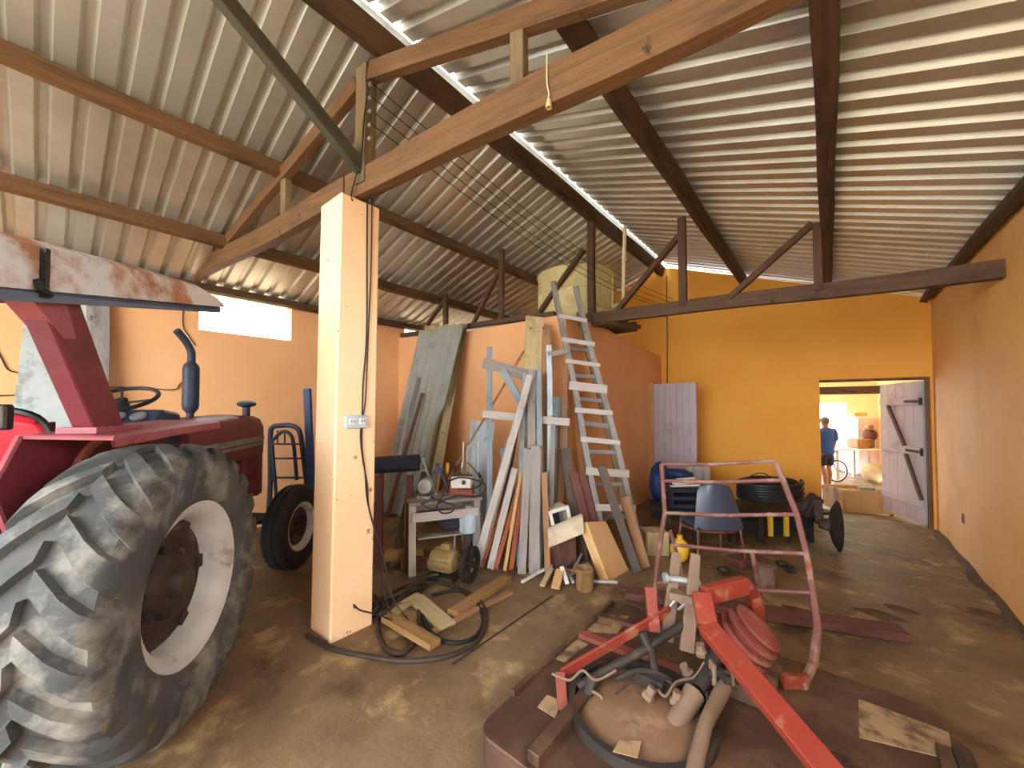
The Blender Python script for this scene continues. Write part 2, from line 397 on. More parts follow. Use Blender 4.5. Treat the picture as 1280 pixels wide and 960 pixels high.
# door frames
b = MB()
b.box2((dx0 - .0, YF - .015, dz - .0), (dx1, YF + .1, dz + .035)); b.box2((dx1 - .045, YF - .012, 0), (dx1 + .0, YF + .1, dz))
struct(b.build('trim_2', 'beam', org=(0, 0, 0)), 'thin brown timber frame of the far doorway', 'door frame')
b = MB(); b.box2((-2.52, 6.90, 0), (-2.40, 6.96, 2.08)); 
struct(b.build('trim_3', 'door_edge', org=(0, 0, 0)), 'pale timber jamb of the store room doorway', 'door frame')

# door leaf of the store room (vertical boards, swung open)
def board_door(name, label, p, q, h, nb, m, thick=.035, ledges=(), brace=False, z0=.03):
    p, q = V(p), V(q); d = (q - p); L = d.length; d.normalize(); nrm = V((d.y, -d.x, 0))
    t = thing(name, label, 'door', (p.x, p.y, 0)); t['kind'] = 'structure'
    b = MB(); w = L / nb
    for i in range(nb):
        c = p + d * (w * (i + .5)) + V((0, 0, z0 + h / 2 + random.uniform(-.006, .006)))
        b.box(c, (w - .006, thick, h), Matrix((d, -nrm, V((0, 0, 1)))).transposed())
    b.box(p + d * (L / 2) + V((0, 0, z0 + h / 2)), (L - .02, thick * .5, h - .03), Matrix((d, -nrm, V((0, 0, 1)))).transposed())
    b.build('board_panel', m, t)
    return t, d, nrm, L
dp = V((-2.42, 6.93, 0)); dq = V((-1.66, 6.78, 0))
t, d, nrm, L = board_door('door_1', 'pale lilac boarded door swung open from the store room', dp, dq, 2.02, 7, 'door_paint')
for z in (.3, 1.7):
    bb = MB(); bb.bar(dp + d * .05 - nrm * .03 + V((0, 0, z)), dq - d * .05 - nrm * .03 + V((0, 0, z)), .03, .1); bb.build('ledge', 'door_paint', t)
# door leaf of the far doorway, opened into the room beyond
dp = V((1.02, 7.68, 0)); dq = V((.66, 8.52, 0))
t, d, nrm, L = board_door('door_2', 'lilac grey ledged and braced plank door open at the far doorway', dp, dq, 1.97, 5, 'door_paint')
if nrm.dot(V((-1, -1, 0))) < 0: nrm = -nrm
for z in (1.72, 1.02, .3):
    bb = MB(); bb.bar(dp + d * .02 + nrm * .03 + V((0, 0, z)), dq - d * .03 + nrm * .03 + V((0, 0, z)), .03, .11); bb.build('ledge', 'door_paint', t, bevel=.004)
for (a, za), (c, zc) in (((.76, 1.66), (.38, 1.08)), ((.36, .96), (.04, .36))):
    bb = MB(); bb.bar(dp + d * (L * a) + nrm * .035 + V((0, 0, za)), dp + d * (L * c) + nrm * .035 + V((0, 0, zc)), .03, .045); bb.build('brace', 'beam_dark', t)
for z in (1.72, 1.02):
    bb = MB(); bb.bar(dp + nrm * .05 + V((0, 0, z)), dp + d * .3 + nrm * .05 + V((0, 0, z)), .008, .04); bb.lathe([(.015, -.05), (.015, .05)], dp + nrm * .045 + V((0, 0, z)), n=10); bb.build('hinge', 'hub', t)

# ------------------------------------------------------------------ roof timbers
def purlin(x, drop, w, h, m, label, y0=Y0, y1=YF - .005, name='purlin', lean=0.):
    z = roofz(x) - drop - h / 2
    return plank(name, (x, y0, z), (x, y1, z), w, h, m, (1, 0, SL * (1 if x < XRIDGE else -1)), label=label, cat='beam')
purlin(XL + .06, .004, .07, .10, 'beam_dark', 'timber wall plate along the eave above the tractor', name='wall_plate')
purlin(-5.02, .016, .07, .14, 'beam', 'lower roof purlin above the tractor, nearer the eave')
purlin(-3.88, .016, .07, .14, 'beam', 'upper roof purlin above the tractor, nearer the ridge')
purlin(XRIDGE + .01, .03, .09, .17, 'beam_dark', 'dark ridge beam at the top of the roof', name='ridge_beam')
purlin(-1.10, .016, .07, .15, 'beam_dark', 'dark roof purlin nearest the ridge on the doorway side')
purlin(.02, .016, .07, .14, 'beam_dark', 'dark brown roof purlin halfway to the right wall')
purlin(XR - .06, .004, .07, .11, 'beam_dark', 'timber wall plate along the top of the right wall', name='wall_plate')

# front truss over the pillar
ty = lambda x: 1.455 + (x + 2.83) * .095
t = thing('roof_truss', 'big front roof truss of brown timber resting on the orange pillar', 'roof truss', (-2.8, 1.45, 3.2))
tp = lambda x, z: V((x, ty(x), z))
sd = V((1, .095, 0)).normalized(); sn = V((-.095, 1, 0)).normalized()
plank('tie_beam', tp(XL + .01, 3.29), tp(-2.82, 3.295), .085, .19, 'beam', sn, t, wob=.008)
plank('tie_beam', tp(-2.81, 3.30), tp(XR - .01, 3.24), .09, .2, 'beam', sn, t, wob=.01)
plank('king_post', tp(-2.62, 3.28), tp(-2.62, 4.16), .12, .10, 'beam_grey', sd, t)
plank('rafter', tp(-2.70, 4.08), tp(XL + .12, 3.02 + .2), .07, .12, 'beam', sn, t)
plank('rafter', tp(-2.55, 4.10), tp(XR - .1, 3.10), .07, .13, 'beam', sn, t)
for px, m in ((350, 'beam_grey'), (650, 'beam_grey')):
    x = OY(px, 100 if px > 600 else 235, 1.5).x
    x = OY(px, 100 if px > 600 else 235, ty(x)).x
    plank('post', tp(x, 3.34), tp(x, roofz(x) - .24), .085, .06, m, sd, t)
e1 = V((-2.62, 1.50, 3.36)); e2 = OX(280, 0, -2.62); e2 = e1 + (e2 - e1) * 1.25
plank('ridge_brace', e1, e2, .07, .10, 'beam_backlit', (1, 0, 0), label='green-grey timber brace from the pillar top up to the ridge, its backlit darkness painted in', cat='brace')

# second truss further in
Y2 = 4.78
t = thing('roof_truss', 'dark truss spanning from the water tank corner to the right wall', 'roof truss', (-.7, Y2, 2.8))
q = lambda px, py: OY(px, py, Y2)
plank('tie_beam', (-2.66, Y2, 2.87), (XR + .0, Y2 + .05, 2.74), .08, .15, 'beam_dark', (0, 1, 0), t, wob=.006)
plank('king_post', (-2.50, Y2, 2.8), (-2.50, Y2, roofz(-2.5) - .13), .095, .08, 'beam_dark', (1, 0, 0), t)
x = q(853, 330).x; plank('post', (x, Y2, 2.84), (x, Y2, roofz(x) - .1), .085, .07, 'beam_dark', (1, 0, 0), t)
xa = q(1022, 300).x; plank('post', (xa + .0, Y2, 2.78), (xa, Y2, roofz(xa) - .12), .07, .06, 'beam_dark', (1, 0, 0), t)
plank('strut', q(768, 392), q(848, 296), .075, .06, 'beam_dark', (0, 1, 0), t)
plank('strut', q(912, 372), q(1016, 280), .07, .06, 'beam_dark', (0, 1, 0), t)
plank('strut', q(672, 394), q(730, 312), .07, .06, 'beam_dark', (0, 1, 0), t)
t = thing('roof_truss', 'dark half truss above the store room wall behind the pillar', 'roof truss', (-4.3, 4.16, 2.85))
YL = 4.17
q = lambda px, py: OY(px, py, YL)
plank('tie_beam', (XL + .02, YL, 2.95), (-2.7, YL, 2.84), .1, .07, 'beam_dark', (0, 1, 0), t)
for px, top in ((557, None), (627, None)):
    x = q(px, 390).x; plank('post', (x, YL, 2.86), (x, YL, roofz(x) - .08), .08, .06, 'beam_dark', (1, 0, 0), t)
plank('strut', q(590, 408), q(626, 336), .06, .05, 'beam_dark', (0, 1, 0), t)
plank('strut', q(530, 412), q(556, 376), .06, .05, 'beam_dark', (0, 1, 0), t)
# far-room roof timbers
plank('roof_beam', (-2.5, 10.4, 1.98), (XR - .02, 10.4, 1.98), .1, .16, 'beam_dark', (0, 1, 0), label='dark cross beam in the room beyond the doorway', cat='beam')
plank('roof_beam', (-1.6, 9.0, 2.42), (1.0, 11.5, 2.38), .07, .08, 'beam_dark', (0, 0, 1), label='slim slanting rafter close under the greenish far roof', cat='beam')

# ================================================================== TRACTOR  (local x forward, y to its left)
TO = EYE + RT * (-2.54) + FW * 1.83; TO.z = 0
TH = YAW + pi / 2 + R(12)
tr = thing('tractor', 'faded red tractor with a rusty canopy and big muddy rear tyre', 'tractor', TO, TH)


def wheel(name, c, out, r, w, rimr, lugs, label, steer=0.):
    """wheel with its hub centre c (tractor frame); out = -1 for the right-hand side"""
    h = MB(); c = V(c); ax = (-sin(R(steer)), cos(R(steer)), 0)
    k = r
    if lugs:
        prof = [(rimr - .02, -.36 * w), (rimr, -.42 * w), (rimr + .03, -.49 * w), (.78 * k, -.52 * w), (.86 * k, -.50 * w), (.915 * k, -.44 * w), (.945 * k, -.25 * w), (.95 * k, 0)]
    else:
        prof = [(rimr - .01, -.36 * w), (rimr + .02, -.46 * w), (.75 * k, -.52 * w), (.87 * k, -.50 * w), (.95 * k, -.42 * w), (.985 * k, -.34 * w), (.985 * k, -.24 * w), (.955 * k, -.2 * w), (.955 * k, -.14 * w), (1.0 * k, -.1 * w), (1.0 * k, 0)]
    prof = prof + [(a, -z) for a, z in reversed(prof[:-1])]
    h.lathe(prof, c, ax, 64, loop=True)
    if lugs:
        n = 22
        for sd_ in (-1, 1):
            for i in range(n):
                th0 = 2 * pi * (i + (.5 if sd_ > 0 else 0)) / n
                st = [(.02, 0, 1.0), (.13, .07, 1.0), (.26, .16, .995), (.40, .245, .975), (.50, .30, .93), (.53, .325, .85)]
                vs = []
                for yy, dth, rr in st:
                    a = th0 - dth
                    hw = .036 + .018 * (yy / .5)
                    for ro, s_ in ((rr * k, -1), (rr * k, 1), (rr * k - .05, 1.35), (rr * k - .05, -1.35)):
                        aa = a + s_ * hw / (rr * k)
                        vs.append(c + V((ro * sin(aa), sd_ * yy * w, ro * cos(aa))))
                fs = []
                for j in range(len(st) - 1):
                    for e in range(4):
                        f = (e + 1) % 4; fs.append((j * 4 + e, j * 4 + f, j * 4 + 4 + f, j * 4 + 4 + e))
                fs += [(3, 2, 1, 0), tuple(len(st) * 4 - 4 + e for e in range(4))]
                h.add(vs, fs)
    wl = h.build(name, 'rubber' if lugs else 'rubber_black', tr, local=True, smooth=True)
    wl['label'] = label
    o = out
    d = MB()
    if lugs:
        pr = [(rimr + .012, o * .44 * w), (rimr + .012, o * .40 * w), (rimr - .035, o * .36 * w), (rimr - .06, o * .25 * w), (rimr - .06, o * -.1 * w), (rimr - .04, o * -.36 * w), (rimr + .01, o * -.42 * w), (rimr - .005, o * -.42 * w), (rimr - .06, o * -.36 * w), (rimr - .08, o * -.1 * w), (rimr - .08, o * .25 * w), (rimr - .055, o * .36 * w), (rimr - .012, o * .42 * w)]
        d.lathe(pr, c, ax, 48, loop=True); d.build('rim', 'rim', wl, local=True, smooth=True)
        d = MB(); d.lathe([(rimr - .075, o * .02), (rimr - .10, o * .05), (.24, o * .045), (.20, o * .00), (.16, o * .01), (.15, o * .06), (.10, o * .10), (0.0, o * .11), (0.0, o * -.02), (rimr - .075, o * -.02)], c, ax, 40)
        d.build('wheel_disc', 'hub', wl, local=True, smooth=True)
        d = MB(); d.lathe([(.0, o * .16), (.06, o * .155), (.085, o * .12), (.085, o * .05), (0, o * .05)], c, ax, 20); d.build('hub_cap', 'dark_metal', wl, local=True, smooth=True)
        for i in range(8):
            a = 2 * pi * i / 8; d = MB(); d.lathe([(.022, -o * .02), (.022, o * .04), (.014, o * .055), (.0, o * .055)], c + V((.17 * sin(a), o * .012, .17 * cos(a))), ax, 6)
            d.build('wheel_bolt', 'dark_metal', wl, local=True)
        for i in range(6):
            a = 2 * pi * (i + .5) / 6; d = MB(); d.box(c + V((.29 * sin(a), o * .045, .29 * cos(a))), (.07, .035, .05), Matrix.Rotation(a, 3, 'Y')); d.build('rim_lug', 'hub', wl, local=True)
    else:
        d.lathe([(rimr + .008, o * .42 * w), (rimr - .02, o * .38 * w), (rimr - .05, o * .1 * w), (rimr - .05, o * -.36 * w), (rimr + .008, o * -.40 * w), (rimr + .012, 0)], c, ax, 36, loop=True); d.build('rim', 'rim', wl, local=True, smooth=True)
        d = MB(); d.lathe([(rimr - .045, o * .03), (.12, o * .055), (.10, o * .02), (0, o * .02), (0, -o * .02), (rimr - .045, -o * .0)], c, ax, 32); d.build('wheel_disc', 'hub', wl, local=True, smooth=True)
        for i in range(6):
            a = 2 * pi * i / 6; d = MB(); d.lathe([(.012, 0), (.012, o * .075), (0, o * .075)], c + V((.09 * sin(a), 0, .09 * cos(a))), ax, 6); d.build('wheel_bolt', 'dark_metal', wl, local=True)
        d = MB(); d.lathe([(0, o * .11), (.04, o * .105), (.055, o * .07), (.07, o * .03), (0, o * .03)], c, ax, 16); d.build('hub_cap', 'dark_metal', wl, local=True, smooth=True)
    return wl


wheel('rear_wheel', (.06, -.70, .725), -1, .725, .43, .405, True, 'big muddy grey rear tyre with chalky white rim')
wheel('rear_wheel', (.06, .70, .725), 1, .725, .43, .405, True, 'rear tyre on the far side of the tractor')
wheel('front_wheel', (2.06, -.74, .42), -1, .42, .20, .235, False, 'small black ribbed front tyre', -13)
wheel('front_wheel', (2.06, .74, .42), 1, .42, .20, .235, False, 'front tyre on the far side of the tractor', -13)

L_ = dict(parent=tr, local=True)
# axles and body underneath
b = MB(); b.tube([(0, -.6, .735), (0, -.3, .735), (0, .3, .735), (0, .6, .735)], [.09, .13, .13, .09], 14); b.box((-.02, 0, .80), (.46, .46, .48)); b.build('rear_axle', 'dark_metal', **L_, bevel=.02)
b = MB(); b.box((.75, 0, .80), (1.1, .34, .38)); b.box((1.55, 0, .78), (.65, .36, .44)); b.box((2.15, 0, .70), (.6, .26, .2)); b.build('gearbox_and_engine', 'dark_metal', **L_, bevel=.02)
for s_ in (-1, 1):
    b = MB(); b.bar((2.06, 0, .55), (2.06, s_ * .60, .50), .09, .09); b.tube([(2.06, s_ * .60, .74), (2.06, s_ * .60, .38)], .045, 10); b.tube([(2.06, s_ * .6, .42), (2.06, s_ * .7, .42)], .04, 10); b.build('front_axle_arm', 'dark_metal', **L_)
    b = MB(); b.tube([(1.1, s_ * .30, .62), (2.0, s_ * .56, .52)], .018, 8); b.build('drag_link', 'dark_metal', **L_)
# hood
b = MB()
pf = []
for x, top, hw, bot in ((1.08, 1.52, .30, 1.16), (1.25, 1.535, .30, 1.14), (2.2, 1.555, .29, 1.12), (2.44, 1.545, .285, 1.12), (2.50, 1.50, .275, 1.14)):
    pf.append([V((x, -hw, bot)), V((x, -hw, top - .09)), V((x, -hw + .03, top - .03)), V((x, -hw + .10, top)), V((x, 0, top + .012)), V((x, hw - .10, top)), V((x, hw - .03, top - .03)), V((x, hw, top - .09)), V((x, hw, bot))])
b.grid(pf)
for r_ in (pf[0], pf[-1]): b.add(r_, [tuple(range(9))])
hd = b.build('hood', 'tractor_red', **L_, smooth=True)
for s_ in (-1, 1):
    b = MB(); b.box((1.85, s_ * .297, 1.30), (1.2, .012, .05)); b.box((1.85, s_ * .297, 1.245), (1.2, .010, .028)); b.build('side_stripe', 'grey_metal', hd, local=True)
b = MB()
b.box((2.30, 0, 1.0), (.42, .54, .28)); b.box((2.44, 0, .98), (.12, .56, .62)); b.build('nose_panel', 'tractor_red', **L_, bevel=.03)
b = MB()
for i in range(9): b.box((2.51, -.22 + i * .055, 1.0), (.02, .016, .5))
b.box((2.505, 0, 1.0), (.012, .48, .52)); b.build('grille', 'black_plastic', **L_)
b = MB(); b.box((1.55, 0, 1.06), (.95, .40, .18)); b.box((1.4, -.2, 1.0), (.5, .1, .2)); b.build('engine_block', 'blue_black', **L_, bevel=.015)
# dashboard
b = MB(); b.prism([(.80, -.24, 1.18), (1.08, -.24, 1.18), (1.10, -.24, 1.60), (.90, -.24, 1.63), (.80, -.24, 1.52)], (0, .48, 0)); b.build('dashboard', 'blue_black', **L_, bevel=.02)
for yy in (-.12, .0, .12):
    b = MB(); b.lathe([(.045, 0), (.045, .015), (.035, .02), (0, .02)], (.845, yy, 1.575), V((-.5, 0, .8)), 16); b.build('gauge', 'grey_metal', **L_)
# steering wheel
tilt = V((-.42, 0, .9)).normalized(); sc = V((.86, .0, 1.70)); ee = V((.9, 0, .42)).normalized()
b = MB(); b.tube([sc + ee * .20 * cos(a) + V((0, 1, 0)) * .20 * sin(a) for a in [2 * pi * i / 36 for i in range(36)]], .014, 8, closed=True)
sw = b.build('steering_wheel', 'black_plastic', **L_, smooth=True)
for i in range(3):
    a = 2 * pi * i / 3 + .5; b = MB(); b.tube([sc - tilt * .03, sc + (ee * cos(a) + V((0, 1, 0)) * sin(a)) * .2], .008, 6); b.build('spoke', 'dark_metal', sw, local=True)
b = MB(); b.lathe([(.0, .01), (.035, .0), (.04, -.05), (0, -.05)], sc, tilt, 14); b.build('boss', 'black_plastic', sw, local=True)
b = MB(); b.tube([sc - tilt * .04, sc - tilt * .32], .02, 10); b.build('steering_column', 'dark_metal', **L_)
# exhaust
b = MB(); b.tube([(1.66, 0, 1.50), (1.66, 0, 1.60)], .028, 10); b.lathe([(.03, 1.59), (.058, 1.63), (.062, 1.66), (.062, 1.99), (.055, 2.02), (.03, 2.05)], (1.66, 0, 0), n=16)
b.tube(smoothpath([(1.66, 0, 2.04), (1.655, .0, 2.14), (1.62, .02, 2.22), (1.57, .05, 2.29), (1.55, .06, 2.31)]), .03, 10); b.build('exhaust_pipe', 'blue_black', **L_, smooth=True)
# air pre-cleaner
b = MB(); b.tube([(2.33, -.17, 1.53), (2.33, -.17, 1.66)], .035, 12); b.lathe([(.04, 1.64), (.085, 1.66), (.09, 1.685), (.06, 1.705), (0, 1.71)], (2.33, -.17, 0), n=18); b.build('air_intake', 'blue_black', **L_, smooth=True)
# fenders
for s_ in (-1, 1):
    f = MB()
    yi, yo = .30, .66
    top = [(-.16, 1.512), (.25, 1.535), (.76, 1.553)]
    f.grid([[V((x, s_ * yi, z + .006)), V((x, s_ * (yo - .03), z)), V((x, s_ * yo, z - .012)), V((x, s_ * yo, z - .055))] for x, z in top])
    f.grid([[V((x, s_ * (yi), z - .006)), V((x, s_ * (yo - .02), z - .014)), V((x, s_ * (yo - .01), z - .055))] for x, z in top])
    fn = f.build('fender', 'pink_red', **L_); fn['label'] = 'flat topped red mudguard'
    f = MB(); f.prism([(-.16, s_ * yi, 1.51), (-.27, s_ * yi, 1.30), (-.13, s_ * yi, .92), (.0, s_ * yi, .86), (.55, s_ * yi, .98), (.80, s_ * yi, 1.2), (.78, s_ * yi, 1.55)], (0, s_ * .012, 0)); f.build('inner_panel', 'tractor_red', fn, local=True)
    f = MB(); f.tube([(-.17, s_ * (yi + .005), 1.515), (-.28, s_ * (yi + .005), 1.30), (-.14, s_ * (yi + .005), .92)], .014, 6); f.tube([(-.16, s_ * yi, 1.512), (-.16, s_ * yo, 1.50)], .012, 6); f.build('rolled_edge', 'pink_red', fn, local=True)
    for x in (.06, .38):
        f = MB(); f.tube(smoothpath([(x - .08, s_ * (yi + .03), 1.02), (x - .05, s_ * (yi + .05), 1.25), (x + .06, s_ * (yi + .05), 1.42), (x + .1, s_ * (yi + .12), 1.505)]), .022, 6); f.build('stiffener', 'imp_red_dusty', fn, local=True)
# roll bar posts and canopy
ct = lambda x: 2.075 + (x + .62) * .205
for s_ in (-1, 1):
    b = MB(); yy = s_ * .47
    b.prism([(-.05, yy - s_ * .045, 1.50), (.14, yy - s_ * .045, 1.50), (-.17, yy - s_ * .045, ct(-.17) - .03), (-.36, yy - s_ * .045, ct(-.36) - .03)], (0, s_ * .09, 0))
    pst = b.build('canopy_post', 'tractor_red', **L_, bevel=.006)
    b = MB(); b.prism([(-.245, yy - s_ * .05, 1.95), (-.19, yy - s_ * .05, 1.96), (-.25, yy - s_ * .05, ct(-.25) - .02), (-.41, yy - s_ * .05, ct(-.41) - .02)], (0, s_ * .10, 0)); b.build('lit_post_face', 'pink_red', pst, local=True)  # paler piece paints in the lit rear face of the post
    b = MB(); b.box((.04, yy, 1.535), (.30, .16, .03)); b.build('post_foot', 'pink_red', pst, local=True)
b = MB(); yw = .58
X_ = [-1.15, -.95, -.44, -.42, .2, .7, .88, .98]
hgt = [.17, .18, .18, .18, .15, .11, .06, .012]
rows = []
for x, hh in zip(X_, hgt):
    z = ct(x); rows.append([V((x, -yw, z)), V((x, -yw + .01, z + hh)), V((x, -yw + .06, z + hh + .03)), V((x, 0, z + hh + .06)), V((x, yw - .06, z + hh + .03)), V((x, yw - .01, z + hh)), V((x, yw, z))])
b.grid(rows); b.add(rows[0], [tuple(range(7))]); b.add(rows[-1], [tuple(range(7))])
cn = b.build('canopy', 'rust_white', **L_); cn['label'] = 'rust-streaked white canopy'
b = MB()
for s_ in (-1, 1): b.prism([(-1.15, s_ * yw, ct(-1.15) - .05), (.90, s_ * yw, ct(.9) - .045), (1.02, s_ * (yw - .05), ct(1.02)), (-1.15, s_ * yw, ct(-1.15) + .005)], (0, -s_ * .03, 0))
b.grid([[V((x, -yw + .02, ct(x) + .0)), V((x, yw - .02, ct(x) + .0))] for x in (-1.15, 0, .95)])
b.build('canopy_frame', 'lip', cn, local=True)
b = MB(); b.box((-.43, -yw - .008, ct(-.43) + .07), (.02, .02, .2)); b.tube([(-.46, -yw - .01, ct(-.43) + .03), (-.47, -yw - .03, ct(-.43) + .0), (-.42, -yw - .02, ct(-.4) - .02)], .014, 6); b.build('clamp', 'black_plastic', cn, local=True)
# seat
b = MB(); b.box((.36, 0, 1.20), (.46, .50, .10)); b.build('seat', 'seat_red', **L_, bevel=.04)
b = MB(); b.prism([(x + .24, y, z) for x, y, z in ((-.10, -.25, 1.24), (-.16, -.25, 1.44), (-.19, -.19, 1.58), (-.19, 0, 1.62), (-.19, .19, 1.58), (-.16, .25, 1.44), (-.10, .25, 1.24))], (.07, 0, .01)); b.build('seat_back', 'seat_red', **L_, bevel=.025)
b = MB(); b.tube(smoothpath([(x + .24, y, z - .02) for x, y, z in ((-.11, -.265, 1.24), (-.17, -.265, 1.45), (-.2, -.2, 1.615), (-.2, 0, 1.655), (-.2, .2, 1.615), (-.17, .265, 1.45), (-.11, .265, 1.24))]), .016, 6); b.build('seat_piping', 'black_plastic', **L_)
b = MB(); b.box((.36, 0, 1.08), (.3, .3, .16)); b.build('seat_base', 'black_plastic', **L_)
b = MB(); b.box((.35, 0, .98), (.95, .58, .03)); b.build('footplate', 'dark_metal', **L_)
# rear lamp on the mudguard and hitch
b = MB(); b.box((-.08, -.15, 1.60), (.05, .09, .12)); rl = b.build('rear_lamp', 'black_plastic', **L_, bevel=.01)
b = MB(); b.box((-.11, -.15, 1.605), (.012, .075, .095)); b.build('lens', 'asbestos_pale', rl, local=True)
for s_ in (-1, 1):
    b = MB(); b.tube([(-.12, s_ * .28, .62), (-.55, s_ * .34, .60), (-.95, s_ * .38, .52)], .028, 8); b.lathe([(.05, -.03), (.05, .03)], (-.98, s_ * .38, .51), (0, 1, 0), 12); b.build('lower_link', 'dark_metal', **L_)
    b = MB(); b.tube([(-.20, s_ * .25, 1.02), (-.42, s_ * .3, 1.06)], .032, 8); b.tube([(-.42, s_ * .3, 1.06), (-.55, s_ * .34, .62)], .02, 8); b.build('lift_rod', 'dark_metal', **L_)
b = MB(); b.tube([(-.22, 0, .98), (-.62, 0, .95), (-.9, -.03, .78)], .026, 8); b.tube([(-.62, 0, .95), (-.72, -.01, .88)], .036, 8); b.build('top_link', 'dark_metal', **L_)
b = MB(); b.tube([(-.22, -.2, .95), (-.4, -.25, .85), (-.36, -.3, .7), (-.5, -.27, .66)], .02, 8); b.box((-.45, -.22, .93), (.12, .1, .08)); b.build('hydraulic_coupling', 'hub', **L_)
b = MB(); b.box((-.45, 0, .42), (.7, .09, .04)); b.build('drawbar', 'dark_metal', **L_)

# ================================================================== ALONG THE LEFT WALL
# pale fibre cement board leaning against the wall behind the tractor
a = OX(34, 380, XL + .10); a.z = min(a.z, 3.0)
y0_, y1_ = OX(28, 420, XL + .1).y, OX(108, 420, XL + .1).y
b = MB(); b.prism([(XL + .40, y0_ - .12, 0), (XL + .40, y1_ + .02, 0), (XL + .05, y1_, 2.92), (XL + .05, y0_ + .03, 2.90)], (.02, 0, .003))
tag(b.build('fibre_cement_board', 'asbestos_pale'), 'pale grey mottled flat board leaning on the wall behind the tractor canopy post', 'board')
yp_ = OX(121, 420, XL + .08).y
plank('timber_post', (XL + .36, yp_ + .02, 0), (XL + .06, yp_, 2.95), .17, .05, 'wood_grey', (0, 1, 0), label='wide grey timber leaning beside the pale mottled board', cat='timber')
# thin wiring on the left wall
b = MB(); b.tube(smoothpath([OX(229, 384, XL + .012), OX(229, 408, XL + .012), OX(236, 420, XL + .012), OX(244, 432, XL + .012)], 4), .006, 5)
tag(b.build('wall_cable', 'wire'), 'thin dark cable hanging on the wall left of the window', 'cable')
b = MB(); b.tube(smoothpath([OX(-20, 495, XL + .012), OX(60, 492, XL + .012), OX(135, 484, XL + .012), OX(190, 486, XL + .012), OX(219, 487, XL + .012), OX(226, 479, XL + .012), OX(243, 470, XL + .012)], 4), .006, 5)
tag(b.build('wall_cable', 'wire_brown'), 'thin brown cable running level along the wall behind the exhaust', 'cable')
b = MB(); b.tube(smoothpath([OX(-12, 425, XL + .012), OX(2, 448, XL + .012), OX(10, 462, XL + .012), OX(24, 466, XL + .012)], 4), .006, 5)
tag(b.build('wall_cable', 'wire'), 'short drooping cable on the wall beside the pale board', 'cable')

# sack truck leaning behind the tractor nose
dH = 5.0
t = thing('hand_truck', 'blue-grey tubular sack truck standing between tractor nose and pillar', 'hand truck', (D(362, 640, dH).x, D(362, 640, dH).y, 0))
def dz(px, py, d): return D(px, py, d)
fl = lambda px, d: V((D(px, 600, d).x, D(px, 600, d).y, .03))
L0, L1 = fl(338, dH - .15), fl(386, dH - .15)
b = MB(); b.tube([fl(336, dH - .1)] + smoothpath([D(338, 600, dH), D(338, 545, dH), D(341, 534, dH), D(352, 532, dH), D(364, 532, dH), D(373, 537, dH), D(377, 552, dH), D(383, 600, dH)], 4) + [fl(387, dH - .1)], .032, 8); b.build('frame', 'blue_black', t, smooth=True)
b = MB(); b.tube([fl(350, dH - .1)] + smoothpath([D(340, 552, dH), D(352, 540, dH), D(362, 542, dH), D(367, 555, dH), D(371, 600, dH)], 4), .022, 8); b.build('inner_loop', 'blue_black', t, smooth=True)
for py in (555, 573, 597):
    b = MB(); b.bar(D(338, py, dH), D(378, py, dH), .05, .02); b.build('cross_bar', 'blue_black', t)
for px in (347, 356):
    b = MB(); b.bar(D(px, 538, dH), D(px, 555, dH), .015, .015); b.build('slat', 'blue_black', t)
b = MB(); b.box((L0 + L1) / 2 + V((.05, -.1, 0)), (.4, .25, .02), Matrix.Rotation(YAW, 3, 'Z')); b.build('toe_plate', 'blue_black', t)
for e in (L0, L1):
    b = MB(); b.lathe([(.04, -.03), (.1, -.03), (.1, .03), (.04, .03)], e + V((0, 0, .09)), RT, 18, loop=True); b.build('wheel', 'rubber_black', t)
# blue steel post leaning at the wall
b = MB(); p_, q_ = D(391, 640, 4.75), D(384, 486, 4.95); p_.z = 0.0; p_ = V((D(393, 600, 4.75).x, D(393, 600, 4.75).y, 0))
b.bar(p_, q_, .085, .05, RT); tag(b.build('steel_post', 'blue_steel', bevel=.004), 'dark blue steel post standing upright close to the pillar', 'post')

# ================================================================== ON THE PILLAR
b = MB(); pcx = -2.70
t = thing('switch_box', 'small pale blue switch box with sockets on the pillar', 'switch', (-2.69, 1.38, 1.5))
c0 = OX(452, 527, -2.675)
b = MB(); b.box((-2.668, 1.455, c0.z), (.03, .17, .095)); b.build('casing', 'wood_blue', t, bevel=.006)
for k, yy in enumerate((1.415, 1.495)):
    b = MB(); b.box((-2.65, yy, c0.z + .005), (.015, .05, .05)); b.build('socket_plate', 'white', t, bevel=.003)
    for dy in (-.01, .01):
        b = MB(); b.lathe([(.005, 0), (.005, .004), (0, .004)], (-2.643, yy + dy, c0.z + .005), (1, 0, 0), 8); b.build('socket_hole', 'black_plastic', t)
def pil(px, py, e=.012): p = OX(px, py, -2.68); return V((-2.70 + .033 * p.z / 3.19 + e, max(1.31, min(1.62, p.y)), p.z))
b = MB(); b.tube(smoothpath([pil(457, 243), pil(457, 330), pil(457, 420), pil(453, 480), pil(452, 527), pil(452, 560), pil(456, 590), pil(460, 630)] + [V((-2.67, 1.66, .55)), V((-2.66, 1.68, .25)), V((-2.58, 1.72, .03))], 5), .006, 5)
tag(b.build('pillar_cable', 'wire'), 'dark cable running down the pillar through the switch box', 'cable')
b = MB(); b.tube(smoothpath([pil(463, 244), pil(462, 340), pil(459, 420), pil(456, 500), pil(450, 540), pil(453, 575), pil(459, 605), pil(462, 640)] + [V((-2.64, 1.67, .5)), V((-2.60, 1.72, .2)), V((-2.5, 1.8, .02))], 5), .005, 5)
tag(b.build('pillar_cable', 'wire_brown'), 'thin brown cable beside the dark one, bowing out lower down the pillar', 'cable')
